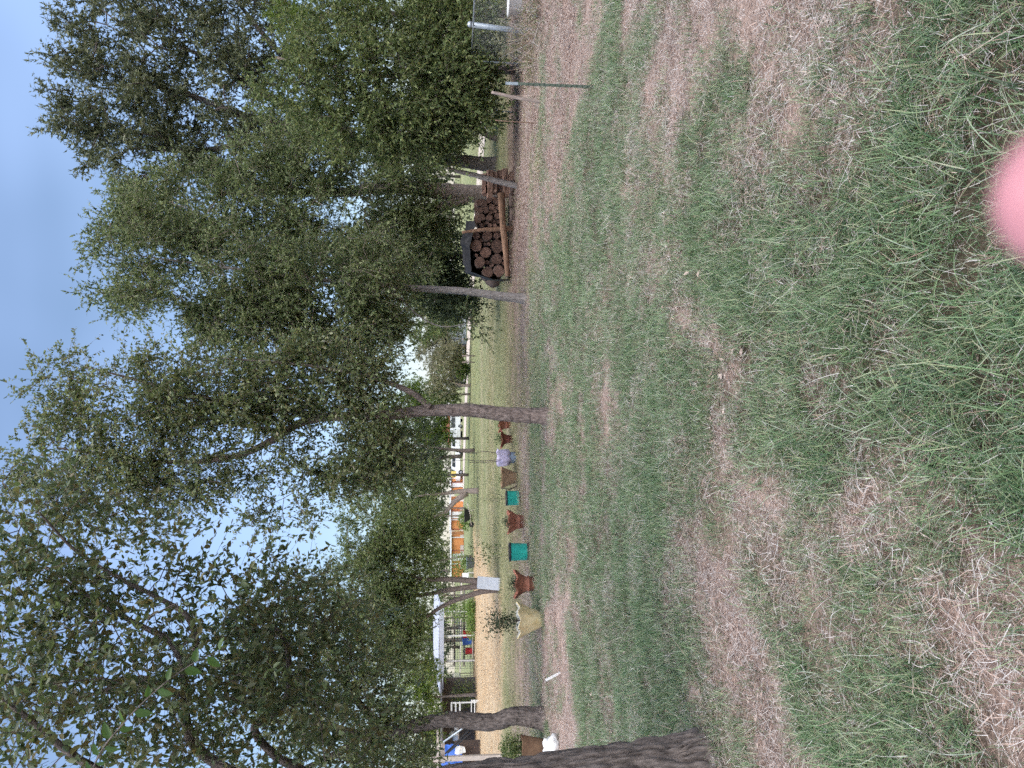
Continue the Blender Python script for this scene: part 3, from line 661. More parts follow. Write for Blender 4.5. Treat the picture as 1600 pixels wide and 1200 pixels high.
# far belt of trees along the horizon
protos = []
for i in range(3):
    rng = np.random.default_rng(400 + i); H = 7.0
    rt = empty('belt_tree', (0, 0, 0)); MB().tube([(0, 0, -.1), (.1, 0, 2), (0, .1, 4.5)], [.25, .18, .06], 8).build('trunk', M['bark_dark'], rt, smooth=True)
    c = rng.normal(size=(34, 3)); c = c / np.linalg.norm(c, axis=1)[:, None] * rng.uniform(.4, 1, (34, 1)) * np.array([3.6, 3.6, 2.8]) + np.array([0, 0, 4.2])
    a, e, pos, ld, nrm, LL, WW = crown_leaves(c, unit(c - np.array([0, 0, 3.6])), rng, 9, 1.1, 9, .34, .55)
    v, f = leaf_arrays(pos, ld, nrm, LL, WW)
    cr_ = link('crown', np_mesh('crown', v, f), [M['leaf_green'], M['leaf_olive'], M['leaf_dark']][i], rt); cr_['kind'] = 'stuff'
    protos.append(rt)
def copy_tree(o, parent=None):
    c = o.copy(); COL.objects.link(c)
    if parent is not None: c.parent = parent
    for ch in list(o.children): copy_tree(ch, c)
    return c
used = set()
kinds = ['mid green', 'olive', 'dark']
spots = []
for i in range(30):
    yy = 1230 - i * 42 + RNG.uniform(-14, 14); D = 165 + RNG.uniform(-12, 25) + (yy / 1200) * 10
    spots.append((P(708, yy, D), RNG.uniform(.85, 1.5), i % 3 if RNG.uniform() < .6 else int(RNG.integers(3))))
for (p_, s, kd) in spots:
    o = protos[kd] if kd not in used else copy_tree(protos[kd]); used.add(kd)
    o.location = (p_[0], p_[1], 0); o.scale = (s * 1.25, s * 1.1, s); o.rotation_euler = (0, 0, RNG.uniform(0, 6.28))
    tag(o, 'far %s tree in the belt along the horizon' % kinds[kd], 'tree', 'far belt trees along the horizon, %s' % kinds[kd])

# ------------------------------------------------------------------ grass, straw and litter
def blade_tuft(name, n, rad, Lr, a0, a1, w, seed, seg=4, mat=None):
    rng = np.random.default_rng(seed)
    V, Fq = [], []
    for i in range(n):
        r_ = rad * math.sqrt(rng.uniform()); az = rng.uniform(0, 6.283); baz = rng.uniform(0, 6.283)
        p_ = np.array([r_ * math.cos(baz), r_ * math.sin(baz), rng.uniform(-.005, .012)])
        L = rng.uniform(*Lr); p0 = rng.uniform(*a0); p1 = rng.uniform(*a1); tw = rng.normal() * .5
        sd_ = np.array([-math.sin(az + tw), math.cos(az + tw), 0]); ww = w * rng.uniform(.7, 1.3)
        o = len(V)
        for k_ in range(seg + 1):
            u = k_ / seg; ph = p0 + (p1 - p0) * u
            hw = ww * .5 * (1 - u) ** .6 if k_ < seg else .0003
            V.append(p_ - sd_ * hw); V.append(p_ + sd_ * hw)
            az2 = az + tw * u
            p_ = p_ + L / seg * np.array([math.sin(ph) * math.cos(az2), math.sin(ph) * math.sin(az2), math.cos(ph)])
            if p_[2] < .003: p_[2] = .003 + rng.uniform(0, .006)
        for k_ in range(seg): Fq.append((o + 2 * k_, o + 2 * k_ + 1, o + 2 * k_ + 3, o + 2 * k_ + 2))
    me = np_mesh(name, np.array(V), np.array(Fq), True); me.materials.append(mat)
    return bpy.data.objects.new(name, me)
def litter_bit(name, n, rad, seed, mat):
    rng = np.random.default_rng(seed)
    pos = np.stack([rng.normal(size=n) * rad, rng.normal(size=n) * rad, rng.uniform(.002, .03, n)], -1)
    d = unit(np.stack([rng.normal(size=n), rng.normal(size=n), rng.normal(size=n) * .25], -1))
    v, f = leaf_arrays(pos, d, unit(np.array([[0, 0, 1.]]) + rng.normal(size=(n, 3)) * .35), rng.uniform(.03, .06, n), rng.uniform(.010, .024, n))
    me = np_mesh(name, v, f); me.materials.append(mat)
    return bpy.data.objects.new(name, me)
def scatter(name, label, cat, coll_objs, xy, scl, kinds_, tilt=.12, zoff=0.0):
    col = bpy.data.collections.new(name + '_source')
    for o in coll_objs: col.objects.link(o)
    n = len(xy); z = hz(xy[:, 0], xy[:, 1]) + zoff
    me = bpy.data.meshes.new(name); me.vertices.add(n)
    me.vertices.foreach_set('co', np.stack([xy[:, 0], xy[:, 1], z], -1).astype(np.float32).ravel())
    rot = np.stack([RNG.normal(size=n) * tilt, RNG.normal(size=n) * tilt, RNG.uniform(0, 6.283, n)], -1)
    a = me.attributes.new('rot', 'FLOAT_VECTOR', 'POINT'); a.data.foreach_set('vector', rot.astype(np.float32).ravel())
    a = me.attributes.new('scl', 'FLOAT', 'POINT'); a.data.foreach_set('value', scl.astype(np.float32))
    a = me.attributes.new('pick', 'INT', 'POINT'); a.data.foreach_set('value', kinds_.astype(np.int32))
    o = bpy.data.objects.new(name, me); COL.objects.link(o)
    ng = bpy.data.node_groups.new(name, 'GeometryNodeTree')
    ng.interface.new_socket('Geometry', in_out='INPUT', socket_type='NodeSocketGeometry')
    ng.interface.new_socket('Geometry', in_out='OUTPUT', socket_type='NodeSocketGeometry')
    N = ng.nodes; Lk = ng.links
    gi = N.new('NodeGroupInput'); go = N.new('NodeGroupOutput')
    mtp = N.new('GeometryNodeMeshToPoints'); iop = N.new('GeometryNodeInstanceOnPoints'); ci = N.new('GeometryNodeCollectionInfo')
    ci.inputs['Collection'].default_value = col; ci.inputs['Separate Children'].default_value = True; ci.inputs['Reset Children'].default_value = True
    def na(nm, t):
        q = N.new('GeometryNodeInputNamedAttribute'); q.data_type = t; q.inputs['Name'].default_value = nm; return q.outputs['Attribute']
    Lk.new(gi.outputs[0], mtp.inputs['Mesh']); Lk.new(mtp.outputs['Points'], iop.inputs['Points'])
    Lk.new(ci.outputs[0], iop.inputs['Instance']); iop.inputs['Pick Instance'].default_value = True
    Lk.new(na('pick', 'INT'), iop.inputs['Instance Index'])
    Lk.new(na('rot', 'FLOAT_VECTOR'), iop.inputs['Rotation']); Lk.new(na('scl', 'FLOAT'), iop.inputs['Scale'])
    Lk.new(iop.outputs[0], go.inputs[0])
    md = o.modifiers.new('scatter', 'NODES'); md.node_group = ng
    return tag(o, label, cat, kind='stuff')
def wedge(n, d0, d1, side=0.62, pad=.8):
    """n points spread evenly over the part of the lawn in view and a strip either side"""
    d = np.sqrt(RNG.uniform(d0 * d0, d1 * d1, n)); x = RNG.uniform(-1, 1, n) * (d * side + pad)
    return np.stack([x, d], -1)
def thin(xy, prob): return xy[RNG.uniform(size=len(xy)) < prob]

long_ = [blade_tuft('long_tuft', 26, .06, (.05, .175), (.2, 1.05), (.9, 2.1), .0033, 500 + i, 5, M['grass_mid'] if i % 3 == 2 else M['grass']) for i in range(6)]
mid_ = [blade_tuft('mid_tuft', 130, .21, (.04, .11), (.1, .9), (.7, 1.7), .0036, 520 + i, 3, M['grass_mid'] if i % 3 else M['grass']) for i in range(6)]
far_ = [blade_tuft('far_tuft', 110, .36, (.04, .09), (.1, .8), (.6, 1.5), .006, 540 + i, 2, M['grass_pale']) for i in range(4)]
dry_ = [blade_tuft('dry_tuft', 230, .30, (.03, .085), (1.25, 1.57), (1.4, 1.75), .0022, 560 + i, 3, M['straw']) for i in range(6)]
dryup_ = [blade_tuft('dry_stem', 34, .28, (.06, .16), (.3, 1.2), (1.0, 1.8), .0017, 580 + i, 4, M['straw']) for i in range(3)]
lit_ = [litter_bit('litter', 130, .26, 590 + i, M['litter']) for i in range(4)]

def grass_pts(n, d0, d1, pw=1.0):
    q = wedge(n, d0, d1); g_ = green(q[:, 0], q[:, 1])
    tf_ = tanfield(q[:, 0], q[:, 1])
    return thin(q, (smooth(.05, .75, g_) ** pw * .9 + .08) * (1 - tf_))
q = grass_pts(11500, 1.5, 7.5)
clump = fbm(q[:, 0], q[:, 1], 2.2, 601, 3)
q = q[RNG.uniform(size=len(q)) < smooth(.30, .56, clump) * .9 + .1]
ring = []
for c_, rr_, n_ in ((g1, .30, 46), (g2, .2, 14), (g3, .26, 16), (g4, .18, 10)):
    for _ in range(n_):
        a_ = RNG.uniform(0, 6.283); ring.append((c_[0] + math.cos(a_) * rr_ * RNG.uniform(.85, 1.6), c_[1] + math.sin(a_) * rr_ * RNG.uniform(.85, 1.6)))
q = np.vstack([q, np.array(ring)])
g_ = green(q[:, 0], q[:, 1])
near_scl = RNG.uniform(.5, 1.15, len(q)) * (.6 + .5 * g_) * np.interp(q[:, 1], [2, 4, 7.5], [1.05, .9, .55])
scatter('long_grass', 'long blue green grass tufts in the foreground', 'grass', long_, q, near_scl, RNG.integers(0, 6, len(q)), .2)
q1 = grass_pts(1500, 1.5, 6.5, .6); q2 = grass_pts(9000, 5.5, 15.5, .65)
q = np.vstack([q1, q2])
scatter('short_grass', 'short green turf across the lawn', 'grass', mid_, q, RNG.uniform(.6, 1.2, len(q)) * np.interp(q[:, 1], [2, 7, 14], [.8, .85, .75]), RNG.integers(0, 6, len(q)), .15)
q = np.vstack([grass_pts(7000, 13.5, 34, .6), grass_pts(7000, 33, 70, .4)])
scatter('distant_turf', 'thin mixed turf around and beyond the pots', 'grass', far_, q, RNG.uniform(.5, 1.1, len(q)), RNG.integers(0, 4, len(q)), .15)
q = np.vstack([wedge(1900, 1.5, 6.5), wedge(5200, 6, 17)])
g_ = green(q[:, 0], q[:, 1]); q = thin(q, np.clip(1.2 - .75 * g_, .35, 1))
scatter('dry_thatch', 'pale pinkish dry straw lying between the grass', 'straw', dry_, q, RNG.uniform(.6, 1.25, len(q)), RNG.integers(0, 6, len(q)), .1)
q = np.vstack([wedge(300, 1.6, 7), wedge(4200, 6, 18)])
scatter('dry_stems', 'thin bleached grass stems sticking up through the lawn', 'straw', dryup_, q, RNG.uniform(.5, 1.2, len(q)), RNG.integers(0, 3, len(q)), .2)
q = np.stack([RNG.uniform(-1, 12, 3000), RNG.uniform(6, 26, 3000)], -1)
q = thin(q, litter(q[:, 0], q[:, 1])); q = np.vstack([q, thin(wedge(40, 2.5, 12), np.full(40, .7))])
scatter('leaf_litter', 'brown fallen leaves under the trees on the right', 'leaf litter', lit_, q, RNG.uniform(.55, .95, len(q)), RNG.integers(0, 4, len(q)), .1)
q = np.stack([RNG.uniform(-34, -5, 3600), RNG.uniform(21, 58, 3600)], -1)
q = thin(q, tanfield(q[:, 0], q[:, 1]))
strawf = [blade_tuft('stubble_tuft', 100, .5, (.05, .13), (.5, 1.4), (1.0, 1.7), .008, 620 + i, 2, M['stubble']) for i in range(3)]
scatter('stubble', 'straw coloured cut stubble of the field on the left', 'straw', strawf, q, RNG.uniform(.6, 1.2, len(q)), RNG.integers(0, 3, len(q)), .1)

# ------------------------------------------------------------------ materials for the things
M['terracotta'] = surf('terracotta', (0.27, 0.10, 0.065), (0.42, 0.18, 0.12), 9, .8, .15)
M['terracotta_dark'] = surf('terracotta_dark', (0.16, 0.05, 0.04), (0.27, 0.09, 0.065), 9, .8, .15)
M['tan_clay'] = surf('tan_clay', (0.30, 0.19, 0.12), (0.44, 0.29, 0.19), 9, .85, .2)
M['brown_clay'] = surf('brown_clay', (0.15, 0.085, 0.055), (0.30, 0.18, 0.11), 7, .85, .2)
M['cream'] = surf('cream', (0.60, 0.46, 0.22), (0.80, 0.69, 0.44), 12, .8, .25)
M['cream_rim'] = surf('cream_rim', (0.70, 0.66, 0.58), (0.80, 0.77, 0.70), 12, .8, .2)
M['teal'] = surf('teal', (0.02, 0.36, 0.30), (0.04, 0.52, 0.43), 6, .45, .05, spec=.4)
M['black_plastic'] = surf('black_plastic', (0.012, 0.012, 0.014), (0.035, 0.035, 0.04), 20, .5, .1)
M['soil'] = surf('soil', (0.05, 0.032, 0.022), (0.12, 0.08, 0.055), 40, 1, 1)
M['lavender'] = surf('lavender', (0.42, 0.38, 0.58), (0.66, 0.60, 0.76), 9, .7, .5)
M['pale_blue'] = surf('pale_blue', (0.34, 0.44, 0.66), (0.50, 0.60, 0.78), 9, .6, .1)
M['white'] = surf('white', (0.62, 0.62, 0.62), (0.80, 0.80, 0.79), 7, .6, .15)
M['grey_board'] = surf('grey_board', (0.40, 0.42, 0.48), (0.52, 0.54, 0.60), 10, .8, .1)
M['wood_cut'], nt, nd, lk, b = nmat('wood_cut')
tcw = nd.new('ShaderNodeTexCoord'); oiw = nd.new('ShaderNodeObjectInfo')
wv = nd.new('ShaderNodeTexWave'); wv.wave_type = 'RINGS'; wv.rings_direction = 'Y'; wv.inputs['Scale'].default_value = 16; wv.inputs['Distortion'].default_value = 5; wv.inputs['Detail'].default_value = 3
nw = nd.new('ShaderNodeTexNoise'); nw.inputs['Scale'].default_value = 16; nw.inputs['Detail'].default_value = 6
lk.new(tcw.outputs['Object'], wv.inputs['Vector']); lk.new(tcw.outputs['Object'], nw.inputs['Vector'])
aw = nd.new('ShaderNodeMath'); aw.operation = 'MULTIPLY_ADD'; lk.new(wv.outputs['Fac'], aw.inputs[0]); aw.inputs[1].default_value = .35; lk.new(nw.outputs['Fac'], aw.inputs[2])
rw = ramp(nd, [(.35, (0.035, 0.018, 0.014)), (.6, (0.13, 0.07, 0.052)), (1.0, (0.30, 0.18, 0.135))])
lk.new(aw.outputs[0], rw.inputs['Fac'])
hw = nd.new('ShaderNodeHueSaturation'); mw = nd.new('ShaderNodeMapRange'); mw.inputs['To Min'].default_value = .55; mw.inputs['To Max'].default_value = 1.25
lk.new(oiw.outputs['Random'], mw.inputs['Value']); lk.new(mw.outputs['Result'], hw.inputs['Value']); lk.new(rw.outputs['Color'], hw.inputs['Color'])
lk.new(hw.outputs['Color'], b.inputs['Base Color']); b.inputs['Roughness'].default_value = .95
M['wood_split'] = surf('wood_split', (0.10, 0.055, 0.04), (0.40, 0.25, 0.19), 12, .9, .6, 8, (.3, 2, 2))
M['wood_log'] = surf('wood_log', (0.12, 0.07, 0.045), (0.34, 0.20, 0.13), 8, .9, .5, 8, (.3, 2, 2))
M['bark_log'] = surf('bark_log', (0.05, 0.035, 0.03), (0.17, 0.12, 0.10), 18, .95, .7)
M['timber'] = surf('timber', (0.44, 0.36, 0.32), (0.64, 0.55, 0.50), 10, .85, .3, 7, (2, 2, .4))
M['tarp_black'] = surf('tarp_black', (0.006, 0.006, 0.008), (0.022, 0.022, 0.026), 6, .6, .3)
M['tarp_blue'] = surf('tarp_blue', (0.02, 0.08, 0.36), (0.05, 0.16, 0.55), 5, .5, .4)
M['galv'] = surf('galv', (0.30, 0.34, 0.38), (0.48, 0.53, 0.58), 14, .5, .1, metal=.5)
M['post_green'] = surf('post_green', (0.06, 0.085, 0.065), (0.14, 0.16, 0.125), 30, .6, .2)
M['rust'] = surf('rust', (0.14, 0.08, 0.055), (0.30, 0.20, 0.15), 30, .9, .3)
M['orange'] = surf('orange', (0.52, 0.19, 0.06), (0.66, 0.29, 0.11), 2, .6, .05)
M['yellow'] = surf('yellow', (0.62, 0.48, 0.12), (0.72, 0.58, 0.2), 4, .6, .05)
M['red'] = surf('red', (0.42, 0.03, 0.04), (0.55, 0.05, 0.06), 5, .5, .05)
M['blue'] = surf('blue', (0.03, 0.10, 0.42), (0.05, 0.15, 0.52), 5, .5, .05)
M['brick'] = surf('brick', (0.25, 0.08, 0.06), (0.36, 0.13, 0.10), 3, .9, .2)
M['glass'] = surf('glass', (0.02, 0.025, 0.03), (0.05, 0.055, 0.06), 2, .08, 0, spec=.8)
M['tyre'] = surf('tyre', (0.012, 0.012, 0.012), (0.03, 0.03, 0.03), 20, .9, .2)
M['chrome'] = surf('chrome', (0.4, 0.4, 0.42), (0.6, 0.6, 0.62), 10, .3, 0, metal=.8)
M['paint_white'] = surf('paint_white', (0.74, 0.74, 0.75), (0.80, 0.80, 0.81), 2, .3, 0, spec=.6)
M['siding'] = surf('siding', (0.66, 0.68, 0.72), (0.76, 0.78, 0.82), 3, .7, .05)
M['roof_metal'] = surf('roof_metal', (0.40, 0.42, 0.50), (0.58, 0.60, 0.68), 4, .5, .2, metal=.2)
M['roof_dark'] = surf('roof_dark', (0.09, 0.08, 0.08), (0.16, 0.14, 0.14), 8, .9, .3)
M['grey_pot'] = surf('grey_pot', (0.10, 0.14, 0.17), (0.18, 0.23, 0.27), 8, .6, .1)
M['wire'] = surf('wire', (0.22, 0.24, 0.26), (0.34, 0.36, 0.38), 30, .5, 0, metal=.5)
M['skin'] = surf('skin', (0.44, 0.19, 0.215), (0.52, 0.24, 0.265), 60, .5, .05, bdist=.0005)
M['nail'] = surf('nail', (0.78, 0.50, 0.48), (0.82, 0.55, 0.52), 20, .3, 0)

# ------------------------------------------------------------------ small plants
def plant(root, leafm, stems, nleaf, L, wr, seed, z0=0.0, spread=.12, stem_m=None, r=.004, name='foliage', drp=.3):
    """stems: list of local point lists; leaves gather on the upper part"""
    rng = np.random.default_rng(seed)
    pos, dirs = [], []
    for s in stems:
        s = np.asarray(s, float); q_, rd_ = resample(s, np.linspace(r, r * .4, len(s)), .03)
        MB().tube(q_, rd_, 5).build('stem', stem_m or M['bark_brown'], root, smooth=True)
        k_ = rng.integers(int(len(q_) * .35), len(q_), nleaf); pos.append(q_[k_] + rng.normal(size=(nleaf, 3)) * spread * .5)
        dirs.append(rng.normal(size=(nleaf, 3)))
    pos = np.vstack(pos); d = unit(np.vstack(dirs) + np.array([0, 0, -drp]))
    v, f = leaf_arrays(pos, d, unit(rng.normal(size=pos.shape) * .7 + np.array([0, 0, .8])), L * rng.uniform(.6, 1.3, len(pos)), L * wr * rng.uniform(.8, 1.2, len(pos)))
    o = link(name, np_mesh(name, v, f), leafm, root); o['kind'] = 'stuff'
def bush(root, leafm, c, rad, n, L, wr, seed, name='foliage'):
    rng = np.random.default_rng(seed)
    q_ = rng.normal(size=(n, 3)); q_ = q_ / np.linalg.norm(q_, axis=1)[:, None] * (rng.uniform(.05, 1, (n, 1)) ** .5)
    lump = 0.75 + .5 * vnoise(q_ * 2.2 + seed, seed)
    pos = np.asarray(c) + q_ * np.asarray(rad) * lump[:, None]
    d = unit(q_ * .7 + rng.normal(size=(n, 3)) * .7)
    v, f = leaf_arrays(pos, d, unit(rng.normal(size=(n, 3)) + np.array([0, 0, .6])), L * rng.uniform(.6, 1.3, n), L * wr * rng.uniform(.8, 1.2, n))
    o = link(name, np_mesh(name, v, f), leafm, root); o['kind'] = 'stuff'

# ------------------------------------------------------------------ the row of pots
def flared_pot(label, x, y, top, bot, h, mat, seed, lobes=6, wave=.05, band=True, rim=None, tilt=0, group=None, squash=1.0):
    g_ = GP(x, y); root = empty('flower_pot', g_, label, 'pot', group, rz=random.uniform(0, 6))
    rt, rb = top / 2, bot / 2; ph = random.uniform(0, 6)
    if band:
        prof = [(rb * .92, 0), (rb, .015), (rb * 1.03, h * .28), (rb * 1.14, h * .30), (rb * 1.14, h * .35), (rb * 1.05, h * .37), (rb * 1.25, h * .55), (rb * 1.6, h * .75), (rt * .97, h * .97), (rt, h)]
    else:
        prof = [(rb * .95, 0), (rb, .015), (rb + (rt - rb) * .3, h * .33), (rb + (rt - rb) * .62, h * .66), (rt * .98, h * .98), (rt, h)]
    inner = [(rt - .022, h), (rt - .03, h * .97), (rt * .8, h * .84), (rt * .72, h * .80)]
    def wob(j, a, r_, z):
        u = max(0, (z / h - .38) / .62) if band else z / h
        k_ = math.cos(lobes * a + ph)
        return r_ * (1 + wave * 1.1 * u * k_), z * (1 - .9 * wave * u * (1 - k_) * (1 if z > h * .8 else .6))
    MB().lathe(prof + inner[:1], 72, wob=wob).build('body', mat, root, smooth=True)
    MB().lathe(inner, 72, wob=wob, capb=False).build('rim', rim or mat, root, smooth=True)
    MB().lathe([(rt * .62, h * .70), (rt * .72, h * .78), (rt * .3, h * .83), (.01, h * .84)], 24, capb=False).build('soil', M['soil'], root, smooth=True)
    if rim is None: pass
    return root, h
pr, h = flared_pot('brown tapered pot with a bushy green plant beside the thick trunk', 855, 1167, .42, .25, .44, M['brown_clay'], 1, 4, .02, False)
bush(pr, M['leaf_green'], (0, 0, h + .14), (.21, .21, .24), 900, .05, .5, 701)
pr, h = flared_pot('cream scalloped pot with a pale rim and a dark leafy shrub', 849, 968, 0.64, .24, .47, M['cream'], 2, 8, .05, False, M['cream_rim'])
plant(pr, M['leaf_dark'], [[(0, 0, h - .1), (.05 * i - .1, .04 * i - .1, h + .25), (.11 * i - .24, .06 * i - .12, h + .42 + .05 * (i % 3))] for i in range(6)], 120, .06, .35, 702, spread=.16)
pr, h = flared_pot('terracotta pot with a wavy flared rim between the cream pot and a teal bucket', 838, 912, .56, .26, .42, M['terracotta'], 3, 6, .08)
bush(pr, M['leaf_dark'], (0, 0, h - .02), (.14, .14, .13), 260, .05, .35, 703)
pr, h = flared_pot('ribbed terracotta pot with a flared rim between the two teal buckets', 820, 815, .54, .29, .39, M['terracotta'], 4, 6, .07)
bush(pr, M['leaf_dark'], (0, 0, h - .02), (.15, .15, .13), 260, .05, .35, 704)
pr, h = flared_pot('tan conical clay pot leaning against the lavender sack', 808, 746, .56, .24, .41, M['tan_clay'], 5, 8, .02, False)
bush(pr, M['leaf_olive'], (0, 0, h - .02), (.16, .16, .07), 160, .045, .4, 705)
MB().tube([(-.26, -.02, .42), (-.30, -.04, .2), (-.22, -.06, .01)], .012, 6).build('strap', M['black_plastic'], pr, smooth=True)
pr, h = flared_pot('dark red flared pot right of the lavender sack', 801, 686, .50, .20, .33, M['terracotta_dark'], 6, 5, .09)
bush(pr, M['leaf_olive'], (0, 0, h + .02), (.17, .17, .14), 200, .055, .4, 706)
pr, h = flared_pot('last terracotta pot half hidden behind the lone lawn tree', 798, 663, .48, .22, .34, M['terracotta'], 7, 6, .07)
bush(pr, M['leaf_olive'], (0, 0, h - .02), (.13, .13, .06), 90, .045, .4, 707)

def bucket(label, x, y, d, h, seed, stems):
    g_ = GP(x, y); root = empty('plastic_bucket', g_, label, 'bucket', 'teal buckets in the row of pots', rz=seed)
    r_ = d / 2
    MB().lathe([(r_ * .90, h * .12), (r_ * .93, h * .2), (r_ * .98, h * .9), (r_, h * .92)], 40, capb=False).build('body', M['teal'], root, smooth=True)
    MB().lathe([(r_ * .80, 0), (r_ * .92, .01), (r_ * .93, h * .10), (r_ * .90, h * .125)], 40).build('base', M['black_plastic'], root, smooth=True)
    MB().lathe([(r_ * .99, h * .915), (r_ * 1.04, h * .93), (r_ * 1.04, h), (r_ * .98, h), (r_ * .96, h * .9)], 40, capb=False).build('rim', M['black_plastic'], root, smooth=True)
    MB().lathe([(r_ * .97, h * .88), (.01, h * .9)], 24, capb=False).build('soil', M['soil'], root, smooth=True)
    plant(root, *stems)
s = 1
bucket('larger teal bucket with black rim and base holding two leafy saplings', 829, 862, .37, .42, 1,
       (M['leaf_green'], [[(.06, 0, .35), (.12, 0, .6), (.17, .02, .95), (.16, .02, 1.25)], [(-.06, 0, .35), (-.12, .02, .6), (-.2, 0, .95), (-.24, 0, 1.35)]], 70, .085, .33, 711, 0, .16))
bucket('smaller teal bucket holding sparse bare twigs', 813, 778, .36, .35, 2,
       (M['leaf_olive'], [[(.06, 0, .3), (.1, 0, .5), (.17, 0, .75)], [(0, 0, .3), (-.03, .02, .55), (.02, 0, .85)], [(-.05, 0, .3), (-.2, 0, .45), (-.35, 0, .62), (-.5, 0, .75)], [(.02, 0, .3), (.06, .05, .6), (.04, 0, .95)]], 16, .05, .4, 712, 0, .1))
# lavender sack in a pale blue tub
g_ = GP(806, 715); root = empty('planting_sack', g_, 'crumpled lavender sack set in a pale blue tub with bare stems', 'sack')
def crum(j, a, r_, z): return r_ * (1 + .09 * math.cos(4 * a) + .05 * math.sin(7 * a + j * 1.3) + .04 * math.sin(13 * a + j)), z + .02 * math.sin(4 * a + j)
MB().lathe([(.15, .16), (.185, .18), (.19, .27), (.195, .36), (.19, .44), (.20, .49), (.185, .48), (.16, .40)], 40, wob=crum).build('sack', M['lavender'], root, smooth=True)
MB().lathe([(.12, 0), (.13, .01), (.15, .17), (.16, .18), (.14, .18)], 32).build('tub', M['pale_blue'], root, smooth=True)
plant(root, M['leaf_olive'], [[(.10, 0, .4), (.16, 0, .8), (.12, 0, 1.15), (.17, 0, 1.5)], [(-.05, 0, .4), (-.08, 0, .9), (-.05, 0, 1.3), (-.08, 0, 1.6)], [(-.09, .02, .4), (-.12, .02, .8), (-.12, 0, 1.2)]], 10, .06, .4, 713, 0, .06, M['bark_dark'], .011)
# odd bits on the lawn
g_ = GP(872, 1168); root = MB()
rng = np.random.default_rng(8)
n = 26
vv, ff = [], []
for j in range(9):
    for i in range(n):
        a = 6.283 * i / n; r_ = [.13, .15, .15, .13, .11, .10, .07, .04, .005][j] * (1 + .18 * math.sin(5 * a + j) + .1 * math.sin(9 * a - 2 * j)); vv.append((r_ * 1.2 * math.cos(a), r_ * math.sin(a), [0, .03, .08, .12, .15, .18, .2, .2, .19][j] * (1 + .15 * math.sin(3 * a))))
ff = [(j * n + i, j * n + (i + 1) % n, (j + 1) * n + (i + 1) % n, (j + 1) * n + i) for j in range(8) for i in range(n)]
o = MB().add(vv, ff).build('plastic_bag', M['white'], None, g_, True); tag(o, 'crumpled white plastic bag on the ground by the thick trunk', 'bag')
g_ = GP(875, 1052); c = P(858, 1061, g_[1])
o = MB().box((0, 0, .1), (.035, .012, .27), ry=-.45).build('marker_stake', M['white'], None, g_ + np.array([-.04, 0, 0]), bevel=.002); tag(o, 'short white slanted marker stake in the dirt strip', 'stake')
# grey board against the triple tree
b_ = b11 + np.array([.16, -.28, 0])
o = MB().box((0, 0, .40), (.42, .02, .78), rx=-.16, ry=.07).build('board', M['grey_board'], None, b_, bevel=.004); tag(o, 'pale grey rectangular board leaning on the three stemmed tree', 'board')

# ------------------------------------------------------------------ woodpile
WY = 20.4
def log_end(x, y, rpx, label, group, ln=.45, dY=0.0, seed=0):
    rng = np.random.default_rng(seed); c = P(x, y, WY + dY); r_ = rpx * px(WY)
    n = 14 if rpx < 7 else 20; w = 1 + .12 * (vnoise(np.stack([np.cos(np.arange(n) * 6.283 / n) * 1.6 + seed, np.sin(np.arange(n) * 6.283 / n) * 1.6, np.zeros(n)], -1), seed) - .5) * 2
    th = np.arange(n) * 6.283 / n; tl_ = rng.normal() * .06, rng.normal() * .06
    v = []
    for j, yy in enumerate((0, .012, ln * .5, ln)):
        rr_ = r_ * w * (.96 if j == 0 else 1) * (1 + .03 * rng.normal(size=n))
        v += [(rr_[i] * math.cos(th[i]) + tl_[0] * yy, yy, rr_[i] * math.sin(th[i]) + tl_[1] * yy) for i in range(n)]
    f = [(j * n + i, j * n + (i + 1) % n, (j + 1) * n + (i + 1) % n, (j + 1) * n + i) for j in range(3) for i in range(n)] + [tuple(3 * n + i for i in range(n))]
    o = MB().add(v, f).build('firewood_log', M['bark_log'], None, c, True)
    o.rotation_euler = (0, 0, rng.normal() * .12)
    tag(o, label, 'log', group)
    fv = [(r_ * .93 * w[i] * math.cos(th[i]), -.004, r_ * .93 * w[i] * math.sin(th[i])) for i in range(n)] + [(0, -.002, 0)]
    MB().add(fv, [(i, n, (i + 1) % n) for i in range(n)]).build('cut_face', M['wood_cut'], o)
    return o
rng = np.random.default_rng(77)
small = []
tries = 0
while len(small) < 44 and tries < 6000:
    tries += 1
    r_ = rng.uniform(2.8, 6.0); x = rng.uniform(747, 786); y = rng.uniform(314, 353)
    if all((x - a) ** 2 + (y - b_) ** 2 > (r_ + c) ** 2 * .84 for a, b_, c in small): small.append((x, y, r_))
for i, (x, y, r_) in enumerate(small):
    log_end(x, y, r_, 'small round firewood log end in the middle of the woodpile', 'small logs of the woodpile', .5, rng.uniform(-.05, .06), 800 + i)
big, tries = [], 0
while len(big) < 40 and tries < 20000:
    tries += 1
    r_ = rng.uniform(7.5, 11.5) if tries < 4000 else rng.uniform(3.0, 6.5); x = rng.uniform(742, 792 - r_ * .8); y = rng.uniform(364 + r_ * .5, 430 - r_ * .6)
    if x - 742 < (y - 400) * .5: continue
    if all((x - a) ** 2 + (y - b_) ** 2 > (r_ + c) ** 2 * .93 for a, b_, c in big): big.append((x, y, r_))
for i, (x, y, r_) in enumerate(big):
    if r_ > 7: log_end(x, y, r_, 'thick round log end in the left half of the woodpile', 'big logs of the woodpile', .75, rng.uniform(-.14, .08), 870 + i)
    else: log_end(x, y, r_, 'thin log wedged between the thick ones under the tarp', 'thin logs between the big ones', .75, rng.uniform(-.06, .1), 870 + i)
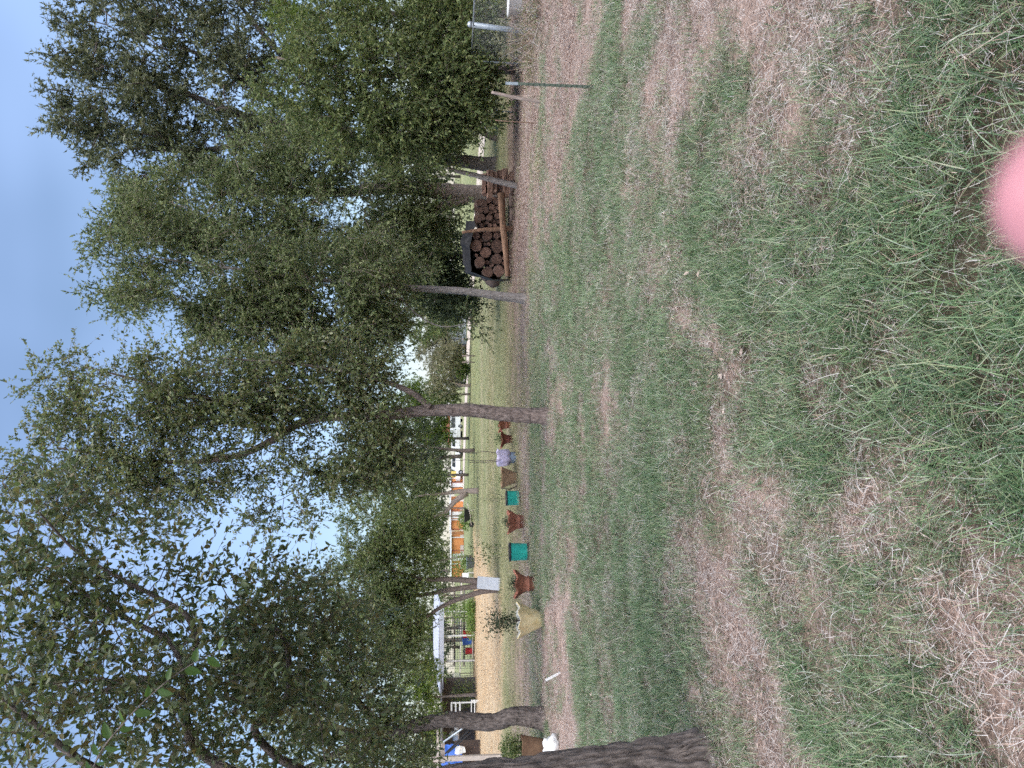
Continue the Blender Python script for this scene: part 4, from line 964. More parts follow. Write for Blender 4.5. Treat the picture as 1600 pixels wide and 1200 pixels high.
for i, (x, y) in enumerate([(752, 322), (753, 342), (772, 320), (773, 341), (757, 362), (777, 361), (757, 383), (777, 383), (759, 404), (778, 404), (772, 423)]):
    log_end(x, y, 12.5, 'shaded log in the back row of the woodpile', 'back row logs of the woodpile', .5, .85, 930 + i)
sp = ['topmost', 'second from the top', 'third from the top', 'fourth from the top', 'fifth from the top', 'lowest']
for i in range(6):
    x = 757 + i * 8; c = P(x, 290 + rng.uniform(-4, 4), WY - .1 + rng.uniform(-.06, .06)); L_ = .66 + rng.uniform(-.12, .12); w = .148
    poly = [(-.5, -.45), (.45, -.5), (.55, .1), (.1, .55), (-.4, .35)]
    v = []
    for k_, xx in enumerate((-L_ / 2, -L_ / 6, L_ / 6, L_ / 2)):
        for (a, b_) in poly: v.append((xx, a * w * rng.uniform(.85, 1.15) * 1.4, b_ * w * rng.uniform(.85, 1.15)))
    n = 5; f = [(j * n + q_, j * n + (q_ + 1) % n, (j + 1) * n + (q_ + 1) % n, (j + 1) * n + q_) for j in range(3) for q_ in range(n)] + [tuple(range(n))[::-1], tuple(3 * n + q_ for q_ in range(n))]
    o = MB().add(v, f).build('split_log', M['wood_split'] if i % 3 else M['wood_cut'], None, c); o.rotation_euler = (rng.uniform(-.3, .3), rng.normal() * .05, rng.normal() * .1)
    tag(o, 'split firewood piece %s in the right hand stack' % sp[i], 'log', 'split logs of the woodpile')
a, b_ = P(783, 302, WY - .55), P(793, 432, WY - .55); a[2] = max(a[2], .1); b_[2] = max(b_[2], .08)
q_, rd_ = resample([a - a, (b_ - a) * .33 + np.array([0, 0, .02]), (b_ - a) * .66, b_ - a], np.array([.10, .085, .08, .06]), .05)
o = MB().tube(q_, rd_, 14, True, bark_disp(.01, 2.5, 3, 4)).build('long_log', M['wood_log'], None, a, True); tag(o, 'long barkless orange log lying across the front of the woodpile', 'log')
for i, (x, y, L_, r_) in enumerate([(797, 312, .35, .09), (799, 335, .3, .08), (800, 290, .3, .08)]):
    c = P(x, y, WY - .8); c[2] = gz(c[0], c[1]) + r_ * .8
    o = MB().tube([(-L_ / 2, 0, 0), (0, .02, .01), (L_ / 2, 0, 0)], r_, 9, True, bark_disp(.01, 2, 4, i)).build('log_stub', M['bark_log'], None, c, True)
    o.rotation_euler = (0, 0, rng.uniform(-.6, .6)); tag(o, ['stub of dark log below the long orange log end', 'short dark log on the litter under the long log', 'dark stub on the ground below the split firewood'][i], 'log')
# bearer the logs rest on
c0, c1 = P(796, 318, WY + .1), P(796, 432, WY + .1)
o = MB().box((0, 0, 0), (c0[0] - c1[0], .5, .10)).build('bearer_timber', M['bark_log'], None, ((c0[0] + c1[0]) / 2, WY + .25, gz(c0[0], WY) + .04), bevel=.01); tag(o, 'dark timber bearer under the stacked logs', 'timber')
# split stack base blocks
c0 = P(799, 290, WY); o = MB().box((0, 0, 0), (.6, .35, .12), rz=.05).build('base_block', M['wood_split'], None, (c0[0], WY - .1, gz(c0[0], WY) + .06), bevel=.01); tag(o, 'short block under the split firewood stack', 'timber')
# black tarp
def tarp(name, label, pts, mat, thick=.006, amp=.03, seed=1, cat='tarp'):
    pts = np.asarray(pts, float); o3 = pts[0, 0].copy(); a_, b2 = pts.shape[:2]; K = 14
    u = np.linspace(0, 1, K * (a_ - 1) + 1) * (a_ - 1); w = np.linspace(0, 1, K * (b2 - 1) + 1) * (b2 - 1)
    Gd = np.zeros((len(u), len(w), 3))
    for i, uu in enumerate(u):
        i0 = min(int(uu), a_ - 2); fu = uu - i0
        for j, ww in enumerate(w):
            j0 = min(int(ww), b2 - 2); fw = ww - j0
            Gd[i, j] = (pts[i0, j0] * (1 - fu) * (1 - fw) + pts[i0 + 1, j0] * fu * (1 - fw) + pts[i0, j0 + 1] * (1 - fu) * fw + pts[i0 + 1, j0 + 1] * fu * fw)
    nn = np.stack([vnoise(Gd * 3.1, seed + s_) - .5 for s_ in range(3)], -1) + .5 * np.stack([vnoise(Gd * np.array([9, 9, 3.]), seed + 7 + s_) - .5 for s_ in range(3)], -1)
    Gd = Gd + nn * amp * 2
    U, Wn = len(u), len(w)
    f = [(i * Wn + j, i * Wn + j + 1, (i + 1) * Wn + j + 1, (i + 1) * Wn + j) for i in range(U - 1) for j in range(Wn - 1)]
    o = link(name, np_mesh(name, (Gd - o3).reshape(-1, 3), f, True), mat, None, o3)
    sm = o.modifiers.new('solid', 'SOLIDIFY'); sm.thickness = thick
    return tag(o, label, cat)
T = lambda x, y, d: P(x, y, WY + d)
tarp('tarp', 'black tarp draped over the left end of the woodpile', [[T(742, 345, -.2), T(728, 345, .3), T(738, 345, .9)], [T(733, 375, -.16), T(720, 375, .3), T(742, 375, 1.0)],
      [T(735, 405, -.1), T(722, 405, .35), T(750, 405, 1.0)], [T(738, 425, 0), T(727, 426, .4), T(760, 428, 1.0)], [T(772, 436, .05), T(765, 438, .5), T(780, 438, .9)], [T(796, 437, .1), T(796, 439, .5), T(796, 440, .9)]], M['tarp_black'], amp=.05)
# poles round the pile
pl = path([(800, 357), (775, 358), (755, 359), (738, 361), (722, 363)], WY - .35)
q_, rd_ = resample(pl, np.array([.06, .06, .055, .04, .035]), .05)
o = MB().tube(q_ - pl[0], rd_, 12, True, bark_disp(.012, 3, 5, 6)).build('pole', M['wood_log'], None, pl[0], True); tag(o, 'orange brown upright pole between the small and the big logs', 'pole')
pl = path([(808, 291), (780, 284), (750, 276), (725, 270), (700, 264)], G(808, 291)[1])
q_, rd_ = resample(pl, np.array([.07, .07, .065, .055, .05]), .05)
o = MB().tube(q_ - pl[0], rd_, 12, True, bark_disp(.01, 3, 5, 7)).build('pole', M['bark_grey'], None, pl[0], True); tag(o, 'leaning grey pole at the right end of the woodpile', 'pole')

# ------------------------------------------------------------------ fence and posts on the right
g_ = GP(931, 136); top = P(790, 130, g_[1])
root = empty('fence_post', g_, 'green metal fence post with a white tip standing alone at the right', 'post')
v = top - g_
mb = MB()
for k_, (sx, sy, d) in enumerate([(0, 0, (.032, .006)), (0, .017, (.006, .030))]):
    mb.prism([(-d[0] / 2 + sx, 0), (d[0] / 2 + sx, 0), (d[0] / 2 + sx + v[0] * .86, v[2] * .86), (-d[0] / 2 + sx + v[0] * .86, v[2] * .86)], sy - d[1] / 2, sy + d[1] / 2)
for k_ in range(12): mb.box((v[0] * (.1 + k_ * .06), -.006, v[2] * (.1 + k_ * .06)), (.02, .008, .015))
mb.build('shaft', M['post_green'], root)
mb = MB(); mb.prism([(-.016 + v[0] * .862, v[2] * .862), (.016 + v[0] * .862, v[2] * .862), (.016 + v[0], v[2]), (-.016 + v[0], v[2])], -.003, .003); mb.build('tip', M['galv'], root)
for (bx, by, pts, r_, mt, lb) in [(846, 160, [(820, 155), (795, 150), (768, 144)], .035, 'bark_pale', 'crooked pale stick post left of the green metal post'),
                                  (842, 193, [(800, 190), (774, 188)], .011, 'rust', 'thin rusty rod in the litter left of the crooked stick'),
                                  (800, 176, [(782, 173), (764, 170)], .014, 'galv', 'thin grey stake in the shade behind the crooked stick')]:
    g_ = GP(bx, by) if bx > 810 else P(bx, by, 19); g_[2] = gz(g_[0], g_[1]) - .04
    q_, rd_ = resample([g_] + [P(a, b_, g_[1]) for a, b_ in pts], np.linspace(r_, r_ * .8, len(pts) + 1), .05)
    o = MB().tube(q_ - g_, rd_, 8, True).build('stake', M[mt], None, g_, True); tag(o, lb, 'stake')
FX = 7.45; FY0, FY1, FH = 12.5, 17.6, 1.2
root = empty('wire_fence', (FX, FY0, 0), 'galvanised chain link fence running away at the right edge', 'fence')
def fpost(y, r_, h, lean=0, top=True):
    mb = MB().tube([(0, y - FY0, -.1), (lean * .5, y - FY0, h * .5), (lean, y - FY0, h)], r_, 14)
    mb.lathe([(r_ * 1.15, h - .05), (r_ * 1.15, h), (r_ * .7, h + .03), (.004, h + .04)], 14, (lean, y - FY0, 0)); o = mb.build('post', M['galv'], root, smooth=True); return o
fpost(16.0, .055, 1.26, .12); fpost(FY1, .025, 1.22, .03); fpost(12.6, .03, 1.22)
MB().tube([(0.05, 0, FH), (.1, 2.5, FH - .02), (.05, FY1 - FY0, FH - .03)], .016, 8).build('top_rail', M['galv'], root, smooth=True)
a_, b2 = [], []
sp_ = .055; Ln = FY1 - FY0
for k_ in range(int((Ln + FH) / sp_)):
    s0 = -FH + k_ * sp_
    for sg in (1, -1):
        y0, z0, y1_, z1 = s0, 0.02, s0 + FH, FH
        if y0 < 0: z0 += -y0; y0 = 0
        if y1_ > Ln: z1 -= (y1_ - Ln); y1_ = Ln
        if y1_ - y0 < .02: continue
        if sg < 0: y0, y1_ = Ln - y0, Ln - y1_
        a_.append((.02, y0, z0)); b2.append((.06, y1_, z1))
v, f = prisms(np.array(a_), np.array(b2), .0012, .0012)
o = link('wire_mesh', np_mesh('wire_mesh', v, f), M['wire'], root); o['kind'] = 'stuff'
# white tub and dark crate behind the fence
c = P(824, 8, 17.2); c[2] = gz(c[0], c[1])
root = empty('plastic_tub', c, 'white plastic tub behind the chain link fence at the right edge', 'tub')
MB().lathe([(.20, 0), (.21, .01), (.25, .32), (.27, .33), (.27, .36), (.24, .36), (.20, .05)], 28).build('body', M['white'], root, smooth=True)
# dry weeds along the fence foot
for i, (x, y, n, hgt) in enumerate([(835, 62, 34, .75), (832, 88, 26, .55), (845, 22, 40, .6), (838, 110, 20, .4)]):
    g_ = GP(x, y); rng = np.random.default_rng(900 + i)
    root = empty('dry_weeds', g_, ['tall tan dry weeds beside the thick fence post', 'dry weed clump between the two fence posts', 'grey dry brush at the fence foot by the frame edge', 'low dry weeds at the end of the wire fence'][i], 'weeds')
    a_ = np.stack([rng.normal(size=n) * .16, rng.normal(size=n) * .2, np.zeros(n)], -1); e_ = a_ + np.stack([rng.normal(size=n) * .28, rng.normal(size=n) * .2, rng.uniform(.3, 1, n) * hgt], -1)
    v, f = prisms(a_, e_, .006, .002); o = link('stalks', np_mesh('stalks', v, f), M['straw'], root); o['kind'] = 'stuff'
    bush(root, M['leaf_pale'], (0, 0, hgt * .35), (.35, .35, hgt * .4), 260, .07, .25, 930 + i)

# ------------------------------------------------------------------ yard at the far left
def carport():
    Yc = 55.0; x0, x1 = P(690, 1078, Yc)[0], P(690, 942, Yc)[0]; zt = P(688, 1000, Yc)[2]
    cx = (x0 + x1) / 2; W_ = x1 - x0
    root = empty('carport', (cx, Yc, 0), 'open carport with a pale corrugated roof and white posts behind the straw field', 'carport')
    n = 64; v = []; D_ = 4.5
    for j in range(2):
        for i in range(n + 1):
            u = i / n; z = zt + .12 * math.sin(u * 3.14) * (1 - .5 * u) + .03 * (i % 2) + j * .5
            v.append(((u - .5) * (W_ + .3), -.3 if j == 0 else D_, z))
    f = [(i, i + 1, n + 2 + i, n + 1 + i) for i in range(n)]
    o = MB().add(v, f).build('roof', M['roof_metal'], root); s_ = o.modifiers.new('s', 'SOLIDIFY'); s_.thickness = .03; s_.offset = 0
    MB().box((0, -.33, zt - .1), (W_ + .3, .05, .32)).build('fascia', M['roof_metal'], o)
    for u in (-.42, -.17, .12, .40):
        for yy in (0, D_ - .3):
            MB().box((u * W_, yy, zt / 2 - .1), (.10, .10, zt - .05)).build('post', M['white'] if yy == 0 else M['timber'], root)
    for k_, z in enumerate((.75, 1.5)):
        MB().box((0, D_ - .4, z), (W_ * .95, .04, .12)).build('rail', M['timber'], root)
    # wire pens at the back
    a_, b2 = [], []
    for i in range(int(W_ / .18)): a_.append((-W_ / 2 + i * .18, D_ - .5, 0)); b2.append((-W_ / 2 + i * .18, D_ - .5, zt - .4))
    for i in range(11): a_.append((-W_ / 2, D_ - .5, .1 + i * .19)); b2.append((W_ / 2, D_ - .5, .1 + i * .19))
    v, f = prisms(np.array(a_), np.array(b2), .012, .012); o = link('wire_panel', np_mesh('wire_panel', v, f), M['wire'], root); o['kind'] = 'stuff'
    return cx, Yc, W_, zt
cx, Yc, CW, CZ = carport()
def tub(label, name, x, y, Yd, r_, h, mat, z=0, cat='bucket'):
    c = P(x, y, Yd); root = empty(name, (c[0], Yd, z), label, cat)
    MB().lathe([(r_ * .8, 0), (r_ * .82, .02), (r_, h * .95), (r_ * 1.06, h * .96), (r_ * 1.06, h), (r_ * .95, h), (r_ * .8, h * .2)], 20).build('body', mat, root, smooth=True)
    q_ = [(r_ * math.cos(t_), 0, h * .95 + r_ * .8 * math.sin(t_)) for t_ in np.linspace(0, 3.14, 9)]
    MB().tube(q_, .012, 5).build('handle', M['wire'], root, smooth=True)
tub('red barrel under the carport', 'barrel', 733, 992, 55.6, .32, .62, M['red'], .25, 'barrel'); tub('blue barrel under the carport', 'barrel', 733, 1001, 55.5, .32, .66, M['blue'], .25, 'barrel')
tub('small red bucket right of the white carport post', 'bucket', 736, 1017, 55.7, .25, .5, M['red'], .2)
# low bench that carries them
c0, c1 = P(738, 985, 55.5), P(738, 1022, 55.5)
root = empty('bench', ((c0[0] + c1[0]) / 2, 55.6, 0), 'low weathered bench under the carport carrying barrels', 'bench')
MB().box((0, 0, .18), (abs(c0[0] - c1[0]) + .4, .9, .05)).build('top', M['timber'], root)
for sx in (-.8, .8): MB().box((sx, 0, .077), (.1, .8, .155)).build('leg', M['timber'], root)
for i, (x, y, sx, sz, lb) in enumerate([(712, 969, 1.2, .5, 'white wire cage on a shelf at the left of the carport'), (716, 985, 1.4, .45, 'long white cage under the middle of the carport'), (713, 1060, .6, .5, 'small white box at the right end of the carport')]):
    c = P(x, y, 57.5); root = empty('pet_cage', (c[0], 57.5, 0), lb, 'cage')
    z0 = c[2] - sz / 2
    a_, b2 = [], []
    for k_ in range(9): xx = -sx / 2 + sx * k_ / 8; a_.append((xx, -.3, z0)); b2.append((xx, -.3, z0 + sz)); a_.append((xx, .3, z0)); b2.append((xx, .3, z0 + sz))
    for k_ in range(4):
        zz = z0 + sz * k_ / 3
        for yy in (-.3, .3): a_.append((-sx / 2, yy, zz)); b2.append((sx / 2, yy, zz))
    v, f = prisms(np.array(a_), np.array(b2), .018, .018); o = link('bars', np_mesh('bars', v, f), M['white'], root); o['kind'] = 'stuff'
    MB().box((0, 0, z0 - .03), (sx + .06, .66, .05)).build('tray', M['white'], root)
    for s1 in (-1, 1):
        for s2 in (-1, 1): MB().box((s1 * sx * .45, s2 * .27, (z0 - .05) / 2), (.05, .05, z0 - .05)).build('leg', M['timber'], root)
for i, (x, y, Yd, rx_, rz_, lm, lb) in enumerate([(716, 955, 53.5, .9, 1.3, 'leaf_lime', 'climbing vine on the left end of the carport'), (736, 975, 53, 1.2, .35, 'leaf_lime', 'low lime green vine along the front of the carport'),
                                           (725, 1085, 51, 1.0, .9, 'leaf_green', 'leafy shrub at the right end of the carport'), (718, 885, 60, 1.3, .9, 'leaf_lime', 'light green bush beside the grey pot in front of the orange shed'), (736, 950, 52.5, .6, .4, 'leaf_lime', 'tuft of lime green leaves at the carport corner'),
                                           (726, 812, 61, .9, .6, 'leaf_lime', 'bright leafy bush behind the wheelbarrow')]):
    c = P(x, y, Yd); root = empty('shrub', (c[0], Yd, 0), lb, 'shrub'); bush(root, M[lm], (0, 0, max(c[2], rz_ * .8)), (rx_, .6, rz_), 900, .13, .6, 950 + i)
    MB().tube([(0, 0, -.05), (.05, 0, max(c[2], .4)), (.15, .05, c[2] + rz_ * .6)], [.03, .02, .008], 6).build('stem', M['bark_brown'], root, smooth=True)
# timber frame at the left edge
g_ = GP(787, 1182); Yf = g_[1]
root = empty('timber_frame', g_, 'pale timber post with a crossbar and a short board at the left edge', 'frame')
t_ = P(673, 1182, Yf) - g_
MB().box((0, 0, t_[2] / 2 - .03), (.15, .10, t_[2] + .05)).build('post', M['timber'], root, bevel=.006)
a, b_ = P(685, 1139, Yf) - g_, P(683, 1215, Yf) - g_
MB().box(((a[0] + b_[0]) / 2, -.09, (a[2] + b_[2]) / 2), (abs(a[0] - b_[0]), .05, .06)).build('crossbar', M['timber'], root, bevel=.004)
a = P(692, 1172, Yf) - g_
MB().box((.14, .082, a[2]), (.62, .05, .12)).build('board', M['timber'], root, bevel=.004)
MB().box((b_[0], 0, t_[2] / 2 - .1), (.13, .1, t_[2] - .1)).build('post', M['timber'], root, bevel=.006)
# pallet boards
def slat_thing(name, label, x, y, Yd, w, h, n, mat, z0=None, cat='pallet'):
    c = P(x, y, Yd); root = empty(name, (c[0], Yd, 0), label, cat); zc = c[2]
    for k_ in range(n): MB().box((0, 0, zc - h / 2 + h * k_ / max(n - 1, 1)), (w, .03, h / n * .55)).build('slat', mat, root)
    for sx in (-.42, .42): MB().box((sx * w, .05, (zc + h / 2) / 2), (.09, .06, zc + h / 2)).build('upright', mat, root)
slat_thing('pallet', 'white slatted pallet standing right of the carport', 712, 1108, 50, .95, .55, 3, M['white'])
slat_thing('pallet', 'low pale pallet lying at the yard edge behind the bent trunk', 739, 1106, 47, 1.0, .2, 2, M['white'])
# blue tarp heap and dark lumber
Yb = 44.0
B = lambda x, y, d=0: P(x, y, Yb + d)
tarp('blue_tarp', 'blue tarp hanging over a heap behind the timber frame', [[B(692, 1166), B(688, 1200), B(690, 1230)], [B(706, 1163, -.3), B(704, 1198, -.4), B(706, 1230, -.3)], [B(722, 1166, -.5), B(722, 1196, -.6), B(724, 1230, -.5)]], M['tarp_blue'], amp=.09, seed=5)
tarp('white_sheet', 'white crumpled sheet hanging beside the blue tarp', [[B(712, 1166, -.7), B(711, 1178, -.75)], [B(718, 1165, -.8), B(718, 1179, -.8)], [B(727, 1168, -.8), B(727, 1177, -.8)]], M['white'], amp=.06, seed=9, cat='sheet')
c = B(738, 1196, .6); o = MB().box((0, 0, .75), (2.6, .9, 1.5), rz=.04).build('crate_stack', M['bark_log'], None, (c[0], c[1], 0), bevel=.03); tag(o, 'dark heap of crates under the blue tarp', 'crates')
for i, (x0, y0, x1, y1_) in enumerate([(695, 1178, 742, 1124), (700, 1176, 744, 1132), (692, 1160, 743, 1118)]):
    a, b_ = P(x0, y0, 43.2 - i * .15), P(x1, y1_, 43.0 - i * .15); b_[2] = .03
    o = MB().tube([b_ - b_, (a - b_) / 2, a - b_], .05, 8).build('pipe', M['tarp_black'] if i < 2 else M['galv'], None, b_, True); tag(o, ['upper dark pole slanting against the blue tarp heap', 'lower dark pole slanting against the blue tarp heap', 'grey pipe slanting across the dark yard shed'][i], 'pole')
# dark open shed behind
c = P(720, 1140, 52); root = empty('open_shed', (c[0], 52, 0), 'dark open lean-to shed full of clutter at the far left', 'shed')
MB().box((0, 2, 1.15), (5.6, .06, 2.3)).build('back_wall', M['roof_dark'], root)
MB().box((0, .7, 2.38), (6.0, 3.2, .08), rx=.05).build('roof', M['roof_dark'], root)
for sx in (-2.7, -.9, .9, 2.7): MB().box((sx, -.6, 1.13), (.1, .1, 2.3)).build('post', M['bark_log'], root)
for i, (x, y, w, h, mt, lb) in enumerate([(716, 1146, .35, .6, 'white', 'white jug on the shelf of the dark shed'), (713, 1152, .5, .4, 'pale_blue', 'pale blue box on the shelf of the dark shed'), (722, 1136, .4, .3, 'white', 'small white box low in the dark shed')]):
    c = P(x, y, 52.3); o = MB().lathe([(w * .45, 0), (w * .5, .03), (w * .48, h * .8), (w * .2, h * .95), (w * .18, h)], 10, capt=True).build('container', M[mt], None, (c[0], 52.3, 1.25), True); tag(o, lb, 'container')
root = empty('shelf', (P(716, 1146, 52.3)[0], 52.35, 0), 'plank shelf inside the dark shed', 'shelf')
MB().box((0, 0, 1.22), (2.2, .5, .05)).build('plank', M['timber'], root)
for sx in (-1, 1): MB().box((sx, 0, .6), (.06, .4, 1.19)).build('upright', M['timber'], root)

# ------------------------------------------------------------------ wheelbarrow and far pot
g_ = GP(741, 805); root = empty('wheelbarrow', g_, 'black wheelbarrow with pale wooden handles in the far field', 'wheelbarrow', rz=.2)
s_ = 1.0
v = [(-.55, -.4, .75), (.55, -.4, .75), (.55, .4, .75), (-.55, .4, .75), (-.3, -.25, .35), (.35, -.25, .35), (.35, .25, .35), (-.3, .25, .35)]
o = MB().add(v, [(0, 1, 5, 4), (1, 2, 6, 5), (2, 3, 7, 6), (3, 0, 4, 7), (4, 5, 6, 7)]).build('tray', M['black_plastic'], root); q_ = o.modifiers.new('s', 'SOLIDIFY'); q_.thickness = .02
for sy in (-.27, .27):
    MB().tube([(-.75, sy * .2, .22), (0, sy, .3), (.95, sy * 1.15, .55)], .025, 6).build('handle', M['timber'], root, smooth=True); MB().tube([(.3, sy, .33), (.42, sy, .0)], .02, 6).build('leg', M['timber'], root)
MB().tube([(-.7, -.05, .2), (-.7, .05, .2)], .2, 20).build('wheel', M['tyre'], root)
c = GP(742, 879); root = empty('flower_pot', c, 'dark grey pot on the far field by the light green bush', 'pot')
MB().lathe([(.3, 0), (.33, .02), (.45, .55), (.48, .56), (.48, .62), (.42, .62), (.36, .3)], 28).build('body', M['grey_pot'], root, smooth=True)
bush(root, M['leaf_lime'], (0, 0, .75), (.5, .5, .3), 240, .12, .6, 960)
c = GP(741, 899); root = empty('plastic_chair', c, 'small white plastic garden chair far behind the three stemmed tree', 'chair', rz=.4)
MB().box((0, 0, .42), (.45, .45, .03)).build('seat', M['white'], root, bevel=.01); MB().box((0, .21, .68), (.45, .03, .45), rx=-.15).build('backrest', M['white'], root, bevel=.01)
for sx in (-.19, .19):
    for sy in (-.19, .19): MB().box((sx, sy, .2), (.04, .04, .405)).build('leg', M['white'], root)

# ------------------------------------------------------------------ sheds, house and vehicles across the road
def orange_shed(label, y0, y1_, Yd, h):
    a, b_ = P(710, y1_, Yd), P(710, y0, Yd); W_ = b_[0] - a[0]; cxs = (a[0] + b_[0]) / 2
    root = empty('orange_shed', (cxs, Yd, 0), label, 'shed', 'orange sheds across the road')
    n = int(W_ / .35); v = []
    for i in range(n * 2 + 1):
        for z in (.55, h): v.append((-W_ / 2 + W_ * i / (2 * n), (.05 if i % 2 else 0), z))
    MB().add(v, [(2 * i, 2 * i + 2, 2 * i + 3, 2 * i + 1) for i in range(n * 2)]).build('front_wall', M['orange'], root)
    MB().box((0, 1.5, h / 2), (W_ - .02, 2.85, h - .02)).build('body', M['orange'], root)
    MB().box((0, .03, .29), (W_ + .02, .1, .5)).build('skirt', M['timber'], root)
    MB().box((0, 1.4, h + .14), (W_ + .5, 3.6, .2)).build('roof', M['siding'], root)
    for i in range(3):
        u = -.35 + i * .35
        f_ = MB().box((u * W_, -.06, h * .48), (1.0, .06, h * .9)).build('door' if i == 1 else 'panel', M['orange'] if i != 1 else M['white'], root)
    for i in range(4): MB().box((-.45 * W_ + i * .3 * W_, -.08, h / 2), (.12, .06, h)).build('corner_trim', M['white'] if i % 2 else M['brick'], root)
orange_shed('long bright orange shed with white roof edge behind the pinkish forked tree', 780, 829, 118, 1.9)
orange_shed('shorter orange shed end beside the yellow sign', 746, 768, 122, 1.85)
orange_shed('orange shed behind the light green bush', 836, 905, 112, 1.8)
def pickup(label, y, Yd, rz, mat, van=False):
    c = P(710, y, Yd); root = empty('van' if van else 'pickup_truck', (c[0], Yd, 0), label, 'van' if van else 'pickup truck', rz=rz)
    if van: low = [(-2.4, .35), (2.5, .35), (2.55, .95), (1.9, 1.15), (1.25, 2.0), (-2.35, 2.05), (-2.45, 1.0)]
    else: low = [(-2.7, .45), (2.6, .45), (2.7, .8), (2.6, 1.1), (1.45, 1.18), (-2.7, 1.18)]
    MB().prism(low, -.95, .95).build('body', mat, root, bevel=.06)
    if not van:
        MB().prism([(1.35, 1.15), (.75, 1.82), (-.75, 1.86), (-1.05, 1.15)], -.82, .82).build('cab', mat, root, bevel=.06)
        win = [[(1.1, 1.22), (.68, 1.74), (.05, 1.76), (.05, 1.22)], [(-.02, 1.22), (-.02, 1.76), (-.70, 1.76), (-.9, 1.22)]]; yy = .835
    else:
        win = [[(1.7, 1.25), (1.2, 1.88), (.5, 1.9), (.5, 1.25)], [(.4, 1.25), (.4, 1.9), (-.8, 1.9), (-.8, 1.25)], [(-.9, 1.25), (-.9, 1.9), (-2.1, 1.9), (-2.1, 1.25)]]; yy = .965
    for w in win:
        for s2 in (-1, 1): MB().prism(w, s2 * yy - .01, s2 * yy + .01).build('window', M['glass'], root)
    for sx in (-1.7, 1.75):
        for s2 in (-1, 1):
            wh = MB().tube([(sx, s2 * .72, .38), (sx, s2 * .98, .38)], .38, 20).build('wheel', M['tyre'], root); MB().tube([(sx, s2 * .975, .38), (sx, s2 * 1.0, .38)], .2, 12).build('rim', M['chrome'], wh)
    for s2 in (-1, 1): MB().box((2.64, s2 * .7, .88), (.06, .35, .2)).build('headlight', M['chrome'], root)
    MB().box((2.7, 0, .55), (.12, 1.8, .16)).build('bumper', M['chrome'], root)
pickup('white van parked beside the lone tree trunk across the road', 662, 128, .9, M['paint_white'], True)
pickup('white pickup truck between the two dark trunks across the road', 694, 130, .5, M['paint_white'])
pickup('larger white pickup truck right of the double trunked tree', 724, 122, .35, M['paint_white'])
# small brick house with reddish roof
c = P(712, 672, 150); root = empty('brick_house', (c[0], 150, 0), 'small red roofed house seen between the white vehicles', 'house')
MB().box((0, 3, 1.2), (6, 6, 2.4)).build('wall', M['timber'], root)
MB().prism([(-3.5, 2.3), (3.5, 2.3), (0, 3.9)], -.4, 6.4).build('roof', M['brick'], root)
for sx in (-1.6, 1.6): MB().box((sx, -.03, 1.4), (1.0, .06, 1.0)).build('window', M['glass'], root)
MB().box((0, -.03, 1.0), (.95, .06, 2.0)).build('door', M['brick'], root)
# white house right of the lone tree
c = P(715, 516, 92); root = empty('white_house', (c[0], 92, 0), 'white low house with dark framed openings past the road', 'house')
MB().box((0, 2.5, 1.2), (5.2, 5, 2.4)).build('wall', M['siding'], root)
MB().prism([(-2.9, 2.38), (2.9, 2.38), (2.3, 3.0), (-2.3, 3.0)], -.4, 5.4).build('roof', M['roof_dark'], root)
for sx, w in ((-1.5, .9), (.3, .7), (1.7, .7)):
    f_ = MB().box((sx, -.03, 1.25), (w, .06, 1.1)).build('window', M['roof_dark'], root); MB().box((sx, -.07, 1.25), (w - .2, .03, .9)).build('pane', M['siding'], f_)
for k_ in range(7): MB().box((0, -.015, .3 + k_ * .3), (5.2, .03, .02)).build('board_joint', M['grey_board'], root)
MB().box((-2.2, -.04, .95), (.7, .08, 1.9)).build('door', M['brown_clay'], root)
# dark car under the pale tree
pickup('dark van in the shade under the pale roadside tree', 573, 92, .1, M['tarp_black'], True)
# yellow sign board, posts along the road
c = P(712, 741, 116); root = empty('notice_board', (c[0], 116, 0), 'small yellow board on a post between dark trunks', 'sign')
MB().box((0, 0, 1.5), (.9, .04, .8)).build('panel', M['yellow'], root); MB().box((0, .05, .75), (.1, .06, 1.5)).build('post', M['timber'], root)
for i, (x, y) in enumerate([(743, 556), (742, 566), (741, 530), (739, 630)]):
    g_ = GP(x, y); o = MB().tube([(0, 0, -.05), (.01, 0, .5), (0, 0, .95)], [.05, .045, .04], 8).build('road_post', M['bark_brown'], None, g_, True)
    tag(o, ['roadside post in front of the lime bush', 'roadside post just left of the lime bush post', 'roadside post in front of the white house', 'roadside post next to the lone tree trunk'][i], 'post')

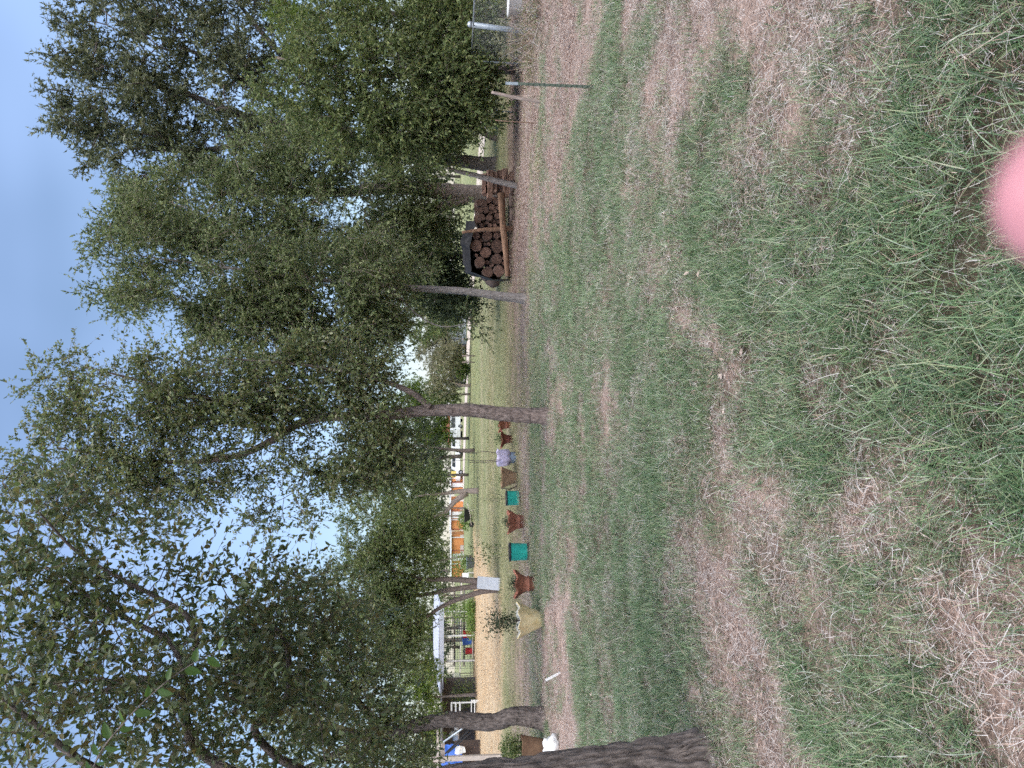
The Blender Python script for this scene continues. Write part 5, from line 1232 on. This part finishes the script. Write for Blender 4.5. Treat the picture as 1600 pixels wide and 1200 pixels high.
# ------------------------------------------------------------------ the photographer's fingertip at the lens
def hand():
    d = 0.07; tip_c = CAMP + (FV * FPX - UV * 892 + RV * 296) / FPX * d
    root = empty('person', tip_c + np.array([.01, -.02, -.14]), 'pink blurred fingertip of the photographer at the edge of the lens', 'person')
    o3 = np.array(root.location); mb = MB()
    def fing(pts, rad):
        q_, r_ = resample(np.array(pts), np.array(rad), .003)
        t0 = unit(q_[0] - q_[1]); t1 = unit(q_[-1] - q_[-2]); hs = np.linspace(0, 1, 6)[1:]
        e1 = np.array([q_[-1] + t1 * r_[-1] * math.sin(h * 1.55) for h in hs]); r1 = np.array([max(r_[-1] * math.cos(h * 1.55), .0005) for h in hs])
        e0 = np.array([q_[0] + t0 * r_[0] * math.sin(h * 1.55) for h in hs])[::-1]; r0 = np.array([max(r_[0] * math.cos(h * 1.55), .0005) for h in hs])[::-1]
        mb.tube(np.vstack([e0, q_, e1]) - o3, np.concatenate([r0, r_, r1]), 20)
    w = tip_c + np.array([.03, -.055, -.19])       # wrist
    def off(a, b_, c): return tip_c + np.array([a, b_, c])
    fing([off(.012, -.03, -.095), off(.006, -.006, -.06), off(.003, .002, -.03), off(0, 0, 0)], [.0095, .009, .0085, .0078])           # index finger
    fing([off(.034, -.03, -.098), off(.036, -.005, -.075), off(.036, .004, -.045), off(.034, -.01, -.022)], [.0095, .009, .0085, .0075])
    fing([off(.054, -.032, -.104), off(.058, -.008, -.085), off(.06, .0, -.058), off(.056, -.014, -.036)], [.009, .0085, .008, .007])
    fing([off(.072, -.036, -.115), off(.077, -.014, -.10), off(.079, -.006, -.08), off(.075, -.018, -.062)], [.0085, .008, .0072, .0064])
    fing([off(.0, -.055, -.155), off(-.024, -.06, -.125), off(-.03, -.066, -.092), off(-.026, -.07, -.065)], [.013, .011, .010, .0085])   # thumb
    for a, b_ in ((.012, -.095), (.034, -.098), (.054, -.104), (.070, -.115)):
        fing([off(a, -.03, b_), off(a * .8 + .008, -.042, -.145), off(a * .5 + .016, -.052, -.185)], [.0105, .014, .016])
    fing([off(.028, -.055, -.18), off(.04, -.09, -.25), off(.07, -.2, -.36), off(.11, -.32, -.46)], [.024, .027, .036, .042])            # forearm
    o = mb.build('hand', M['skin'], root, smooth=True)
    rm = o.modifiers.new('skin_over', 'REMESH'); rm.mode = 'VOXEL'; rm.voxel_size = .0022; rm.use_smooth_shade = True
    sm = o.modifiers.new('smooth', 'SMOOTH'); sm.factor = .5; sm.iterations = 6
hand()
